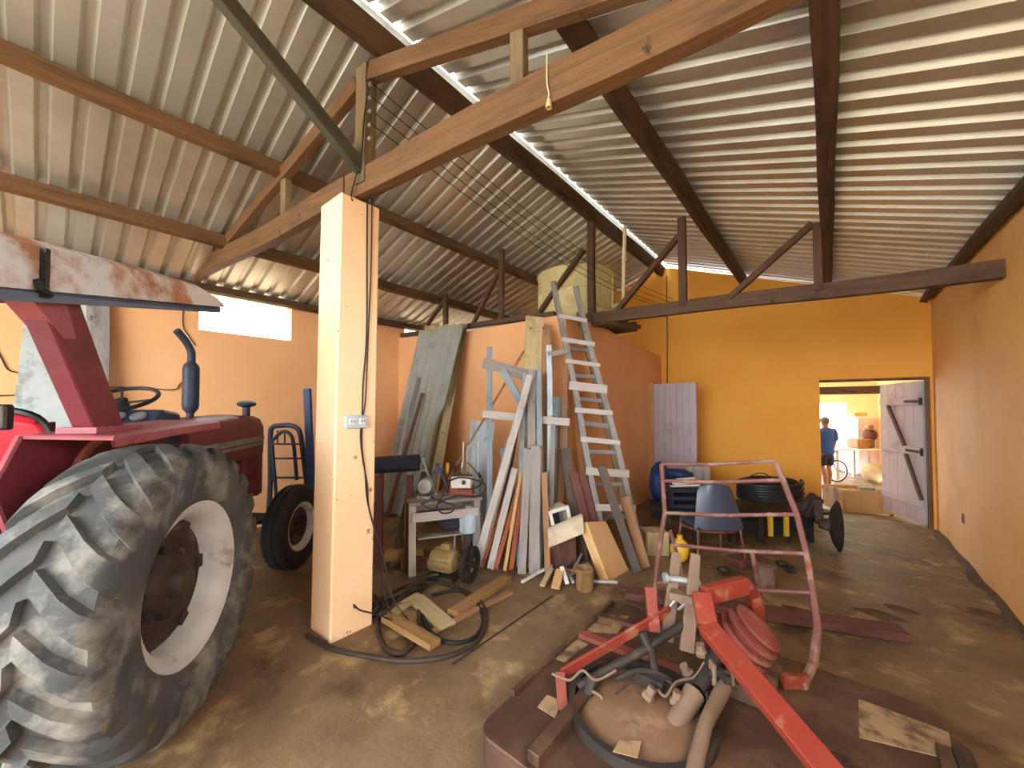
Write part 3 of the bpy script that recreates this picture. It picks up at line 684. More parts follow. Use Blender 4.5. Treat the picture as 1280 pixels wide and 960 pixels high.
# cable round the pillar foot that runs into the loops
ground = lambda pts, h=.016: smoothpath([G(x, y, h) for x, y in pts], 7)
def hose(name, label, pts, r, m, cat='hose', lift=None):
    b = MB(); pp = ground(pts, r)
    b.tube(pp, r, 8); return tag(b.build(name, m, smooth=True), label, cat)
hose('rubber_hose', 'dark hose curving round the pillar foot into big loops', [(384, 793), (398, 801), (420, 812), (470, 822), (510, 826), (560, 820), (598, 800), (607, 772), (600, 752), (575, 736), (545, 728), (515, 731), (492, 741), (478, 757), (472, 780), (480, 808), (500, 817), (515, 806), (523, 785), (524, 760), (526, 742), (531, 727)], .017, 'wire_brown')
hose('rubber_hose', 'second dark hose loop lying on the pallet boards', [(540, 744), (572, 738), (594, 752), (604, 774), (596, 794), (575, 803), (552, 800), (535, 785), (527, 765)], .015, 'wire')
b = MB(); b.tube(smoothpath([V((-2.655, 1.45, .20)), V((-2.63, 1.43, .24)), V((-2.60, 1.46, .20)), V((-2.56, 1.55, .15)), V((-2.5, 1.7, .05)), V((-2.42, 1.78, .012))], 5), .006, 6)
tag(b.build('pillar_cable', 'wire'), 'short dark wire poking out low on the pillar face', 'cable')
# heap of hoses right behind the pillar
hs = [[(468, 770), (486, 752), (515, 740), (545, 728)], [(467, 756), (490, 747), (518, 738), (528, 733)], [(464, 762), (478, 748), (500, 741), (530, 722), (548, 718)], [(470, 778), (490, 760), (512, 754), (530, 745)], [(466, 744), (480, 757), (474, 768), (486, 762), (505, 742)]]
hl = ['lowest hose of the heap beside the pillar foot', 'hose with a straight run in the heap beside the pillar', 'hose reaching toward the motor from the pillar heap', 'hose in the pillar heap lying along the pallet edge', 'kinked hose in the heap beside the pillar foot']
for k, (pts, lb) in enumerate(zip(hs, hl)):
    b = MB(); pp = smoothpath([G(x, y, .02 + .026 * (k % 3)) for x, y in pts], 6); b.tube(pp, .016, 7)
    tag(b.build('rubber_hose', 'wire' if k % 2 else 'wire_brown', smooth=True), lb, 'hose', 'hoses heaped beside the pillar')

# broken pallet boards on the floor
def board(px, w, t_, m, label, h0=.0, name='board', cat='board', group=None, wdir=None):
    (x0, y0, z0), (x1, y1, z1) = px
    p, q = G(x0, y0, z0 + t_ / 2 + .002), G(x1, y1, z1 + t_ / 2 + .002)
    d = (q - p).normalized(); s = V((-d.y, d.x, 0))
    return plank(name, p, q, w, t_, m, s, label=label, cat=cat, group=group)
board(((484, 770, .03), (544, 806, .03)), .10, .045, 'wood_muddy', 'tan pallet board inside the small hose loop')
board(((560, 783, 0), (520, 748, 0)), .14, .03, 'wood_olive', 'short pale pallet board sloping toward the hose loop centre')
board(((566, 768, .0), (634, 722, .0)), .11, .05, 'wood_muddy', 'tan batten reaching from the hose loop toward the timber pile')
board(((538, 790, 0), (640, 741, 0)), .05, .025, 'wood_brown', 'thin brown lath beside the tan batten on the floor')
board(((486, 768, 0), (524, 744, 0)), .09, .03, 'wood_olive', 'pale pallet board touching the hose heap')
# saw-cut bars / long rod on the floor
b = MB(); b.tube([G(566, 830, .01), G(690, 745, .01)], .006, 5); tag(b.build('thin_rod', 'wire_brown'), 'thin rod lying on the floor in front of the scrap wood', 'rod')

# ================================================================== WORK BENCH
bc = G(554, 712); bl = G(514, 722); br = G(598, 708)
ex = (br - bl); ex.z = 0; bw = ex.length; ex.normalize(); ey_ = V((-ex.y, ex.x, 0))
if ey_.dot(FW) < 0: ey_ = -ey_
t = thing('work_bench', 'rough grey wooden work bench crowded with tools, behind the motor', 'bench', (bl + br) / 2 + ey_ * .2)
bp = lambda u, v, z: bl + ex * (u * bw) + ey_ * v + V((0, 0, z))
hb = .70
for v in (0.05, .19, .33): plank('top_board', bp(-.04, v, hb), bp(1.06, v, hb), .13, .03, 'wood_grey', ey_, t)
for u in (.02, .98):
    for v in (.03, .37): plank('leg', bp(u, v, 0), bp(u, v, hb - .02), .07, .055, 'wood_pale' if u < .5 else 'wood_grey', ex, t)
plank('apron', bp(.0, -.01, hb - .13), bp(1.0, -.01, hb - .13), .09, .025, 'wood_pale', (0, 0, 1), t)
plank('apron', bp(.0, .40, hb - .13), bp(1.0, .40, hb - .13), .09, .025, 'wood_pale', (0, 0, 1), t)
plank('side_rail', bp(.02, .03, hb - .2), bp(.02, .38, hb - .2), .06, .02, 'wood_pale', (0, 0, 1), t)
plank('cable_shelf', bp(.1, .1, .34), bp(1, .1, .34), .1, .02, 'wood_grey', ey_, t)
ht = hb + .016
# bench grinder
gc = bp(.23, .15, ht + .12)
t = thing('bench_grinder', 'round grey grinder on the left end of the work bench', 'grinder', bp(.23, .15, ht))
fa = (-FW + V((0, 0, .15))).normalized()
b = MB(); b.lathe([(0, -.10), (.075, -.10), (.085, -.07), (.085, .03), (.07, .05), (.04, .055), (0, .055)], gc, fa, 24); b.build('motor_body', 'grey_metal', t, smooth=True)
b = MB(); b.lathe([(.045, .05), (.045, .075), (.02, .085), (0, .085)], gc, fa, 16); b.build('wheel_guard', 'grey_metal', t, smooth=True)
b = MB(); b.lathe([(.05, .052), (.056, .060), (.05, .066)], gc, fa, 20); b.build('guard_ring', 'white', t)
b = MB(); b.box(gc + V((0, 0, -.105)), (.14, .12, .03), Matrix.Rotation(YAW, 3, 'Z')); b.build('base', 'grey_metal', t)
# folding A stands
for k, (px, py, dd, m, lb) in enumerate(((529, 575, .28, 'grey_metal', 'grey metal A-shaped stand rising behind the grinder'), (547, 581, .36, 'blue_steel', 'bluish A-shaped stand between grinder and red machine'))):
    d0 = (bl - EYE).dot(FW) + dd; ap = D(px, py, d0)
    t = thing('a_frame_stand', lb, 'stand', V((ap.x, ap.y, ht)))
    for s_ in (-1, 1):
        b = MB(); f_ = V((ap.x, ap.y, ht)) + RT * (s_ * .14) - FW * .0; f_.z = ht + .002; b.bar(ap, f_ + V((0, 0, .012)), .03, .015, FW); b.build('leg', m, t)
    b = MB(); mid = (ap.z - ht) * .72 + ht; b.bar(V((ap.x, ap.y, mid)) - RT * .04, V((ap.x, ap.y, mid)) + RT * .04, .02, .012); b.build('cross_bar', m, t)
    b = MB(); b.box(ap + V((0, 0, .0)), (.035, .035, .03), Matrix.Rotation(YAW, 3, 'Z')); b.build('apex_plate', m, t)
# red and white machine
mc = bp(.80, .15, ht)
t = thing('power_unit', 'small red machine with a white front plate on the bench', 'machine', mc)
Rz = Matrix.Rotation(YAW, 3, 'Z')
b = MB(); b.box(mc + V((0, 0, .055)), (.24, .18, .11), Rz); b.build('casing', 'imp_red_dusty', t, bevel=.01)
b = MB(); b.box(mc + V((0, 0, .15)) , (.22, .16, .09), Rz); b.build('upper_casing', 'white', t, bevel=.01)
b = MB(); b.box(mc - FW.normalized() * .086 + V((0, 0, .14)), (.20, .012, .1), Rz); b.build('front_plate', 'white', t, bevel=.003)
b = MB(); b.lathe([(.022, 0), (.022, .015), (0, .015)], mc - FW * .092 + RT * .03 + V((0, 0, .15)), -FW, 14); b.build('dial', 'black_plastic', t)
b = MB(); b.bar(mc + RT * -.11 + V((0, 0, .205)), mc + RT * .11 + V((0, 0, .205)), .03, .02); b.build('top_strip', 'hub', t)
# tool tins with handles
for k, (u, v, m, lb) in enumerate(((.62, .32, 'yellow', 'yellow'), (.72, .34, 'black_plastic', 'black'), (.82, .34, 'chrome', 'bright metal'), (.92, .33, 'wood_tan', 'wooden'))):
    t = thing('hand_tool', f'{lb} handled hand tool standing up at the back of the bench', 'tool', bp(u, v, ht))
    b = MB(); p_ = bp(u, v, ht); q_ = p_ + V((.02 * (k - 1.5), .03, .20)); b.tube([p_, q_], .008, 6); b.build('shaft', 'dark_metal', t)
    b = MB(); b.tube([q_, q_ + (q_ - p_) * .3, q_ + (q_ - p_) * .55], [.014, .02, .015], 8); b.build('handle', m, t)
# welding cables on the bench
bf = lambda px, py, dd: D(px, py, (bl - EYE).dot(FW) + dd)
b = MB(); b.tube(smoothpath([bf(562, 601, .18), bf(575, 597, .12), bf(595, 600, .1), bf(606, 606, .08), bf(605, 615, .04), bf(594, 621, 0), bf(575, 619, -.02), bf(558, 624, -.02), bf(546, 632, -.04), bf(552, 641, -.06), bf(564, 640, -.07), bf(568, 632, -.06), bf(556, 628, -.05), bf(540, 622, 0)], 6), .008, 7)
tag(b.build('cable_coil', 'wire', smooth=True), 'black cable looping over the front of the work bench', 'cable')
b = MB(); b.tube(smoothpath([bf(545, 612, .06), bf(535, 627, -.03), bf(527, 630, -.04), bf(541, 636, -.05), bf(550, 625, -.03), bf(557, 612, .05)], 6), .007, 6)
tag(b.build('cable_coil', 'wire_brown', smooth=True), 'brown cable dangling at the middle of the bench edge', 'cable')
b = MB(); b.tube(smoothpath([bf(584, 578, .3), bf(592, 586, .25), bf(600, 597, .2), bf(598, 590, .25), bf(603, 603, .15), bf(590, 611, .1), bf(572, 612, .1)], 6), .006, 6)
tag(b.build('cable_coil', 'wire', smooth=True), 'thin black cable arching over the red machine', 'cable')
# under the bench
b = MB(); b.ball(bp(.62, .18, .44), .16, .12, .09, 14, .12); tag(b.build('cloth_bundle', 'cloth_dark', smooth=True), 'dark blue cloth bundle on the shelf under the bench', 'cloth')
b = MB(); c_ = bp(.86, .05, .355); b.lathe([(.085, 0), (.095, .02), (.095, .16), (.07, .20), (.035, .22), (.035, .26), (0, .26)], c_, n=18)
t = tag(b.build('plastic_jug', 'wood_blue', smooth=True), 'grey blue plastic jug under the right end of the bench', 'jug')
b = MB(); b.ball(bp(.40, .04, .10), .12, .10, .10, 12, .15); tag(b.build('stone', 'asbestos'), 'pale lump of stone below the bench', 'stone')

# ------------------------------------------------------------------ motor with pulley in front of the bench
mc = G(562, 723); mc = V((mc.x, mc.y, 0))
axm = (RT * .93 - FW * .38); axm.z = 0; axm.normalize()
t = thing('electric_motor', 'dusty khaki electric motor with a spoked pulley wheel on the floor', 'motor', mc)
mz = .17
o_ = mc + V((0, 0, mz)) - axm * .05
b = MB(); b.lathe([(0, -.15), (.06, -.15), (.092, -.13), (.105, -.11), (.105, .09), (.092, .12), (.045, .14), (0, .14)], o_, axm, 26); mb_ = b.build('motor_body', 'khaki', t, smooth=True)
b = MB()
for i in range(14):
    a = 2 * pi * i / 14; e1 = axm.orthogonal().normalized(); e2 = axm.cross(e1); n_ = e1 * cos(a) + e2 * sin(a)
    b.bar(o_ - axm * .10 + n_ * .108, o_ + axm * .08 + n_ * .108, .008, .016, axm.cross(n_))
b.build('cooling_fins', 'khaki', mb_)
b = MB(); b.tube([o_ + axm * .14, o_ + axm * .30], .016, 10); b.build('shaft', 'dark_metal', t)
pc = o_ + axm * .27; pc.z = mz
b = MB(); b.lathe([(.165, -.025), (.145, -.012), (.165, .0), (.145, .012), (.165, .025), (.135, .02), (.135, -.02)], pc, axm, 36, loop=True)
pu = b.build('pulley_wheel', 'dark_metal', t, smooth=True)
e1 = axm.orthogonal().normalized(); e2 = axm.cross(e1)
for i in range(5):
    a = 2 * pi * i / 5; b = MB(); b.bar(pc, pc + (e1 * cos(a) + e2 * sin(a)) * .14, .03, .02, axm); b.build('spoke', 'dark_metal', pu)
b = MB(); b.lathe([(.035, -.03), (.035, .03)], pc, axm, 14); b.build('pulley_hub', 'dark_metal', pu)
b = MB(); b.box(o_ + V((0, 0, -.145)) , (.30, .22, .04), Matrix.Rotation(math.atan2(axm.y, axm.x), 3, 'Z')); b.build('base_plate', 'dark_metal', t)
b = MB(); b.box(mc + V((0, 0, mz + .13)) - axm * .03, (.10, .08, .06), Matrix.Rotation(math.atan2(axm.y, axm.x), 3, 'Z')); b.build('terminal_box', 'khaki', t, bevel=.01)
b = MB(); cc = G(520, 708); cc.z = 0.0; b.box(cc + V((0, 0, .06)), (.30, .2, .12), Matrix.Rotation(YAW + .2, 3, 'Z')); tag(b.build('wooden_block', 'wood_maroon', bevel=.01), 'reddish brown wooden block left of the dusty motor', 'block')
b = MB(); b.tube([G(483, 694, .1), G(531, 694, .1)], .075, 14); tag(b.build('log', 'wood_muddy', smooth=True), 'dusty tan log lying between pillar and motor', 'log')
# dark rolls behind the bench
dR = 3.95
b = MB(); p_, q_ = D(462, 582, dR), D(524, 578, dR); b.tube([p_, q_], .085, 18); tag(b.build('dark_pipe', 'cloth_dark', smooth=True), 'thick black pipe lying level behind the pillar', 'pipe')
for k, px in enumerate((474, 512)):
    f_ = D(px, 600, dR + .02); plank('trestle_post', (f_.x, f_.y, 0), (f_.x, f_.y, D(px, 595, dR).z), .07, .05, 'wood_maroon', RT, label=('brown post under the black pipe close to the pillar', 'brown post under the black pipe nearer the bench')[k], cat='post')
for k, (a0, a1, m, lb, w_) in enumerate((((478, 590), (470, 690), 'wood_red', 'red brown stick leaning below the black pipe', .05), ((512, 600), (492, 680), 'wood_dark', 'dark stick leaning between black pipe and bench', .06), ((526, 590), (498, 690), 'wood_dark', 'long dark stick slanting beside the bench leg', .05))):
    p_ = V((D(a1[0], 690, dR + .02 * k).x, D(a1[0], 690, dR + .02 * k).y, 0)); q_ = D(a0[0] + 2 * k, a0[1], dR + .20 + .06 * k)
    plank('stick', p_, q_, w_, .035, m, RT, label=lb, cat='stick')

# ================================================================== TIMBER PILE AGAINST THE STORE ROOM CORNER
def lean(name, top, bot, dt, db, w_, t_, m, label, cat='plank', group='planks leaning on the store room wall', side=None, floor=True, **k):
    """plank from photo point top (distance dt) to bot (distance db); carried on down to the floor"""
    q_ = D(top[0], top[1], dt); p_ = D(bot[0], bot[1], db)
    if floor and p_.z > .02:
        d_ = (p_ - q_); s_ = (p_.z - .015) / -d_.z; p_ = p_ + d_ * s_
    elif p_.z < .015: p_.z = .015
    return plank(name, p_, q_, w_, t_, m, side if side is not None else RT, label=label, cat=cat, group=group, chip=.012, **k)

# fibre cement sheets
def corr_sheet(name, tl, tr_, bl_, br_, dt, db, m, label, waves, amp=.027, broken=False):
    A, B_, C_, E_ = OY(*tl, dt), OY(*tr_, dt), OY(*br_, db), OY(*bl_, db)
    C_.z = E_.z = .012
    rows = []; nr = 14; nc = waves * 8
    nrm = (B_ - A).cross(E_ - A).normalized()
    if nrm.dot(FW) > 0: nrm = -nrm
    for s_ in (0, -.008):
        rr = []
        for i in range(nr + 1):
            f = i / nr; l_ = A.lerp(E_, f); r_ = B_.lerp(C_, f)
            if broken:
                cut = [0, 0, .01, .02, .02, .03, .10, .16, .17, .16, .18, .19, .18, .19, .2][i]; r_ = l_.lerp(r_, 1 - cut)
            rr.append([l_.lerp(r_, j / nc) + nrm * (amp * cos(2 * pi * waves * (j / nc) * ((r_ - l_).length / (B_ - A).length)) + s_) for j in range(nc + 1)])
        rows.append(rr)
    b = MB(); b.grid(rows[0]); b.grid(rows[1])
    return tag(b.build(name, m, smooth=True), label, 'sheet')
dts = (EYE - OY(555, 408, YP - .10)).length and (OY(555, 408, YP - .10) - EYE).dot(FW)
dbs = dts - .62
corr_sheet('corrugated_sheet', (526, 413), (581, 405), (474, 700), (529, 690), YP - .17, YP - .68, 'asbestos', 'grey corrugated fibre cement sheet leaning on the wall, mossy at the top', 6, broken=True)
corr_sheet('corrugated_sheet', (533, 407), (586, 404), (488, 690), (541, 683), YP - .05, YP - .50, 'wood_olive', 'second corrugated sheet showing behind the mossy one', 6)
lean('plank', (528, 491), (506, 568), dts - .25, dbs + .32, .05, .03, 'wood_maroon', 'dark maroon plank leaning on the left of the corrugated sheet', side=RT)
lean('plank', (519, 470), (500, 568), dts - .06, dbs + .42, .06, .025, 'wood_grey', 'grey lath just left of the corrugated sheet')
# wire chair back frame
t = thing('wire_chair', 'white wire framed chair back peeping over the bench', 'chair', V((D(589, 600, 4.35).x, D(589, 600, 4.35).y, 0)))
dd = 4.46
b = MB(); b.tube([V((D(579, 600, dd).x, D(579, 600, dd).y, 0)), D(579, 553, dd), D(598, 553, dd), V((D(598, 600, dd).x, D(598, 600, dd).y, 0))], .008, 6); b.build('back_frame', 'white', t)
b = MB(); b.tube(smoothpath([D(584, 580, dd), D(584, 562, dd), D(588, 556, dd), D(592, 562, dd), D(592, 580, dd)], 4), .006, 6); b.build('back_loop', 'white', t)
b = MB(); b.box(V((D(589, 600, dd).x, D(589, 600, dd).y, .45)) + V((.0, -.12, 0)), (.30, .28, .03), Rz); b.build('seat', 'white', t)
for e in (-.15, .15): b = MB(); f_ = V((D(589, 600, dd).x, D(589, 600, dd).y, 0)) + RT * e - FW * .25; f_.z = 0; b.tube([f_, f_ + V((0, 0, .44))], .01, 6); b.build('leg', 'white', t)

# old window trestle: two posts, cross bars and a brace, pale blue
dT = 4.74
t = thing('timber_trestle', 'old blue-grey timber frame with cross bars in the timber pile', 'frame', V((D(650, 600, dT - .3).x, D(650, 600, dT - .3).y, 0)))
q0 = D(612, 434, 4.56); p0 = V((D(612, 434, 4.12).x, D(612, 434, 4.12).y, 0.0)); plank('post', p0, q0, .065, .05, 'wood_bluegrey', RT, t)
q1 = D(686, 432, 4.50); p1 = V((D(688, 434, 4.06).x, D(688, 434, 4.06).y, 0.0)); plank('post', p1, q1, .06, .05, 'wood_blue', RT, t)
u_ = (p0 + q0) / 2
plank('cross_bar', D(603, 517, 4.29), D(712, 528, 4.23), .085, .03, 'wood_pale', (0, 0, 1), t)
plank('top_bar', D(604, 453, 4.48), D(664, 470, 4.48), .12, .03, 'wood_grey', (0, 0, 1), t)
plank('brace', D(628, 462, 4.45), D(668, 530, 4.34), .09, .03, 'wood_bluegrey', (0, 0, 1), t)
plank('end_bar', D(684, 443, 4.46), D(710, 440, 4.48), .06, .03, 'wood_grey', (0, 0, 1), t)

for (top, bot, dt, db, w_, t_, m, lb) in (
    ((604, 526), (594, 640), 4.88, 4.72, .30, .02, 'wood_blue', 'broad pale blue panel standing behind the left of the timber pile'),
    ((700, 497), (694, 600), 4.70, 4.56, .22, .02, 'wood_blue', 'broad pale blue panel just left of the ladder'),
    ((668, 396), (660, 700), 4.66, 4.17, .22, .03, 'wood_olive', 'tallest wide beige board of the timber pile'),
    ((683, 408), (676, 700), 4.60, 4.12, .10, .035, 'wood_brown', 'tall brown timber right of the wide beige board'),
    ((655, 438), (566, 590), 4.72, 4.5, .025, .02, 'wood_brown', 'thin brown stick slanting far left across the orange wall'),
    ((655, 466), (648, 705), 4.33, 3.93, .05, .04, 'wood_bluegrey', 'slim blue-grey batten in front of the beige board'),
    ((665, 463), (664, 706), 4.28, 3.88, .085, .035, 'wood_grey', 'long grey plank at the middle of the timber pile'),
    ((674, 462), (675, 700), 4.30, 3.91, .06, .04, 'wood_bluegrey', 'grey batten on the right of the middle grey plank'),
    ((662, 470), (600, 690), 4.16, 3.84, .075, .03, 'wood_pale', 'whitish plank slanting down to the left across the pile'),
    ((638, 560), (612, 660), 4.25, 4.02, .07, .03, 'wood_pale', 'short whitish plank with a ragged top beside the bench'),
    ((643, 585), (618, 690), 4.12, 3.92, .07, .025, 'wood_pale', 'pale plank with a brown lower half at the pile front'),
    ((640, 586), (606, 700), 4.22, 3.93, .035, .03, 'wood_red', 'thin red-brown batten nearest the pulley wheel'),
    ((650, 600), (622, 703), 4.12, 3.88, .045, .03, 'wood_red', 'red-brown batten second from the pulley wheel'),
    ((652, 590), (632, 704), 4.08, 3.86, .035, .03, 'wood_tan', 'orange tan batten between two red-brown ones'),
    ((658, 580), (640, 706), 4.10, 3.86, .05, .03, 'wood_red', 'red-brown batten leaning next to the middle grey plank'),
    ((660, 560), (652, 710), 4.02, 3.78, .08, .03, 'wood_grey', 'short broad grey plank at the pile front, dark knots near its foot'),
    ((670, 556), (668, 712), 4.02, 3.78, .11, .03, 'wood_grey', 'short wide grey-brown plank standing right at the pile front'),
    ((708, 452), (697, 690), 4.66, 4.34, .07, .03, 'wood_brown', 'brown board with its top near the ladder rail, beside the pale blue panel'),
    ((706, 560), (727, 690), 4.40, 4.1, .12, .025, 'wood_dark', 'dark grey board leaning behind the foam block'),
    ((716, 590), (742, 690), 4.28, 4.05, .10, .025, 'wood_maroon', 'maroon board left of the ladder foot'),
    ((727, 590), (752, 690), 4.30, 4.1, .09, .025, 'wood_maroon', 'maroon board touching the ladder rail'),
    ((692, 520), (687, 690), 4.30, 3.96, .05, .03, 'wood_grey', 'grey batten just right of the wide grey planks'),
    ((648, 520), (622, 660), 4.46, 4.22, .07, .025, 'wood_dark', 'dark board glimpsed behind the slanting whitish plank'),
    ((638, 545), (607, 668), 4.32, 4.06, .05, .025, 'wood_grey', 'narrow grey lath close beside the work bench'),
    ((680, 590), (684, 705), 3.98, 3.80, .06, .03, 'wood_brown', 'short brown board at the right end of the pile front'),
    ((629, 560), (642, 640), 4.5, 4.3, .10, .03, 'wood_bluegrey', 'blue-grey offcut standing behind the slanting whitish plank'),
):
    lean('plank', top, bot, dt, db, w_, t_, m, lb)
lean('plank', (752, 582), (795, 712), 3.92, 3.80, .085, .03, 'wood_dark', 'dark grey-green board leaning in front of the ladder')
lean('plank', (780, 620), (806, 706), 4.05, 3.92, .10, .03, 'wood_brown', 'brown board leaning at the right foot of the ladder')
# plastic pipe with blue paint
p_ = V((D(688, 640, 4.3).x, D(688, 640, 4.3).y, 0)); q_ = D(686, 470, 4.62)
b = MB(); b.tube([p_, p_.lerp(q_, .5), q_], .028, 10); t = tag(b.build('plastic_pipe', 'asbestos', smooth=True), 'grey pipe with a blue band standing right of the wide planks', 'pipe')
b = MB(); b.tube([p_.lerp(q_, .30), p_.lerp(q_, .46)], .030, 10); b.build('blue_band', 'wood_blue', t, smooth=True)

# ------------------------------------------------------------------ ladders
def ladder(label, tl, tr_, bl_, br_, dt, db, rungs, wr, m, rm, ex_=.045):
    A, B_ = D(*tl, dt), D(*tr_, dt); C_, E_ = D(*bl_, db), D(*br_, db)
    for P_ in (C_, E_): P_.z = .012
    t = thing('wooden_ladder', label, 'ladder', (C_ + E_) / 2)
    plank('rail', C_, A, .065, .05, m, RT, t, wob=.008); plank('rail', E_, B_, .065, .05, m, RT, t, wob=.008)
    up_ = (A - C_).normalized(); fr = (B_ - A).cross(up_).normalized()
    if fr.dot(FW) > 0: fr = -fr
    for f, w_, e in rungs:
        l_, r_ = C_.lerp(A, f), E_.lerp(B_, f); dn = (r_ - l_).normalized()
        plank('rung', l_ - dn * e + fr * .03, r_ + dn * e + fr * .03 + V((0, 0, random.uniform(-.015, .015))), w_, .022, rm, up_, t)
    return t
ladder('whitewashed home-made ladder leaning on the store room corner', (692, 352), (719, 358), (759, 694), (806, 700), 4.66, 4.17,
       [(.165, .075, .03), (.29, .085, .06), (.40, .06, .05), (.505, .06, .05), (.595, .10, .06), (.685, .05, .05), (.765, .055, .05), (.86, .05, .03)], .06, 'wood_grey', 'wood_pale')
ladder('greyer second ladder standing close behind the whitewashed one', (699, 385), (724, 390), (752, 672), (794, 676), 4.86, 4.50,
       [(.12, .06, .02), (.25, .05, .02), (.38, .05, .02), (.50, .06, .02), (.60, .05, .02), (.70, .05, .02), (.82, .05, .02)], .05, 'beam_grey', 'wood_grey')

# ------------------------------------------------------------------ foam block, crate and scrap in front
t = thing('foam_block', 'tilted tan foam slab folded over like a roof, beside the ladder foot', 'foam block', V((G(755, 715).x, G(755, 715).y, 0)))
fA, fB, fC, fE = D(732, 652, 3.72), D(758, 651, 3.95), D(787, 716, 3.86), D(761, 727, 3.58)
for P_ in (fC, fE): P_.z = .006
b = MB(); n_ = (fB - fA).cross(fE - fA).normalized(); n_ = -n_ if n_.dot(FW) > 0 else n_
b.prism([fA, fB, fC, fE], -n_ * .10); b.build('front_slab', 'ply', t, bevel=.012)
g0, g1 = D(684, 668, 3.82), D(727, 650, 3.78)
ax_ = (g1 - g0).normalized()
b = MB(); rows = []
for i in range(9):
    a = -.2 + 2.6 * i / 8
    off = V((0, 0, 1)) * (.11 * sin(a) - .05) + (FW * .11 * -cos(a))
    rows.append([g0 + off, g1 + off])
rows2 = [[p + (V((0, 0, 1)) * -.02) for p in r_] for r_ in rows]
b.grid(rows); b.grid(rows2); b.add([rows[0][0], rows[0][1], rows2[0][1], rows2[0][0]], [(0, 1, 2, 3)]); b.add([rows[-1][0], rows[-1][1], rows2[-1][1], rows2[-1][0]], [(0, 1, 2, 3)])
b.build('curved_flap', 'foam', t, smooth=True)
t = thing('open_crate', 'small pale box with a white rim open toward us behind the foam', 'box', V((D(698, 660, 3.98).x, D(698, 660, 3.98).y, 0)))
cA = D(697, 649, 4.02); Rt = Matrix.Rotation(YAW + .25, 3, 'Z') @ Matrix.Rotation(-.22, 3, 'Y')
hx, hz, dp_ = .095, .13, .20
for sx_, lbn in ((-1, 'side_panel'), (1, 'side_panel')):
    b = MB(); b.box(cA + Rt @ V((sx_ * hx, 0, 0)), (.015, dp_, 2 * hz), Rt); b.build(lbn, 'foam', t)
for sz_ in (-1, 1): b = MB(); b.box(cA + Rt @ V((0, 0, sz_ * hz)), (2 * hx, dp_, .015), Rt); b.build('end_panel', 'foam', t)
b = MB(); b.box(cA + Rt @ V((0, dp_ / 2, 0)), (2 * hx, .012, 2 * hz), Rt); b.build('back_panel', 'asbestos_pale', t)
b = MB()
for sx_ in (-1, 1): b.box(cA + Rt @ V((sx_ * hx, -dp_ / 2, 0)), (.035, .02, 2 * hz + .03), Rt); b.box(cA + Rt @ V((0, -dp_ / 2, sx_ * hz)), (2 * hx, .02, .035), Rt)
b.build('rim', 'white', t)
b = MB(); b.box(cA + V((0, 0, -.02)) + Rt @ V((-.03, .02, -.02)), (.12, .05, .24), Rt); b.build('dark_insert', 'black_plastic', t)
pz = cA.z - hz
b = MB(); f_ = V((cA.x, cA.y, 0)); b.box(f_ + V((0.02, .02, (pz - .03) / 2)), (.30, .24, max(.05, pz - .03)), Rz); tag(b.build('wooden_block', 'wood_maroon', bevel=.008), 'maroon block carrying the small pale box', 'block')

scrap = [((652, 727), (690, 706), .03, 'white', 'white painted scrap stick pointing out to the left'), ((678, 732), (690, 710), .05, 'wood_olive', 'pale short offcut left in the scrap heap'),
         ((694, 736), (700, 712), .08, 'wood_tan', 'orange tan offcut at the front of the scrap heap'), ((709, 730), (702, 708), .04, 'white', 'cream stick standing out beside the tan offcut'),
         ((716, 728), (704, 706), .03, 'wood_pale', 'pale split stick left of the brown tin'), ((742, 727), (772, 728), .03, 'wood_pale', 'pale lath lying under the foam slab'),
         ((690, 718), (716, 700), .05, 'wood_dark', 'dark offcut across the middle of the scrap heap'), ((700, 712), (738, 716), .03, 'wood_brown', 'brown stick lying over the scrap heap'),
         ((684, 706), (722, 690), .05, 'wood_maroon', 'maroon offcut at the back of the scrap heap'), ((706, 722), (736, 704), .025, 'wood_olive', 'thin beige lath beside the brown tin'),
         ((715, 716), (728, 692), .03, 'wood_grey', 'grey stick leaning toward the curved flap'), ((693, 702), (700, 686), .04, 'white', 'short white piece propped in the scrap')]
for k, (a0, a1, w_, m, lb) in enumerate(scrap):
    h0 = .012 + .0 * k; h1 = .05 + .03 * (k % 4)
    p_, q_ = G(*a0, h0 + .012), G(*a1, h1); d_ = (q_ - p_).normalized()
    plank('scrap_wood', p_, q_, w_, .022, m, V((-d_.y, d_.x, 0)), label=lb, cat='scrap wood', group='scrap wood heap')
c_ = G(731, 736); b = MB(); b.lathe([(.0, .0), (.075, 0), (.08, .02), (.078, .17), (.085, .18), (.08, .19), (.068, .185), (.066, .03), (0, .03)], c_, n=20)
tag(b.build('tin_can', 'wood_muddy', smooth=True), 'round brown tin standing in the scrap wood heap', 'tin')

# ================================================================== WATER TANK ABOVE THE STORE ROOM
tc = V((-3.10, 5.42, 2.98))
b = MB(); b.lathe([(.0, .0), (.56, .0), (.585, .03), (.60, .10), (.615, .12), (.605, .14), (.61, .40), (.625, .42), (.612, .44), (.615, .68), (.63, .70), (.64, .74), (.60, .77), (.42, .84), (.20, .87), (0, .87)], tc, n=40)
t = tag(b.build('water_tank', 'tank', smooth=True), 'round cream plastic water tank above the store room', 'tank')
b = MB(); b.lathe([(.24, .86), (.25, .88), (.24, .91), (.05, .93), (0, .93)], tc, n=24); b.build('lid', 'tank', t, smooth=True)
for i in range(12):
    a = 2 * pi * i / 12; b = MB(); b.bar(tc + V((.615 * cos(a), .615 * sin(a), .16)), tc + V((.615 * cos(a), .615 * sin(a), .66)), .03, .02, V((-sin(a), cos(a), 0))); b.build('rib', 'tank', t)
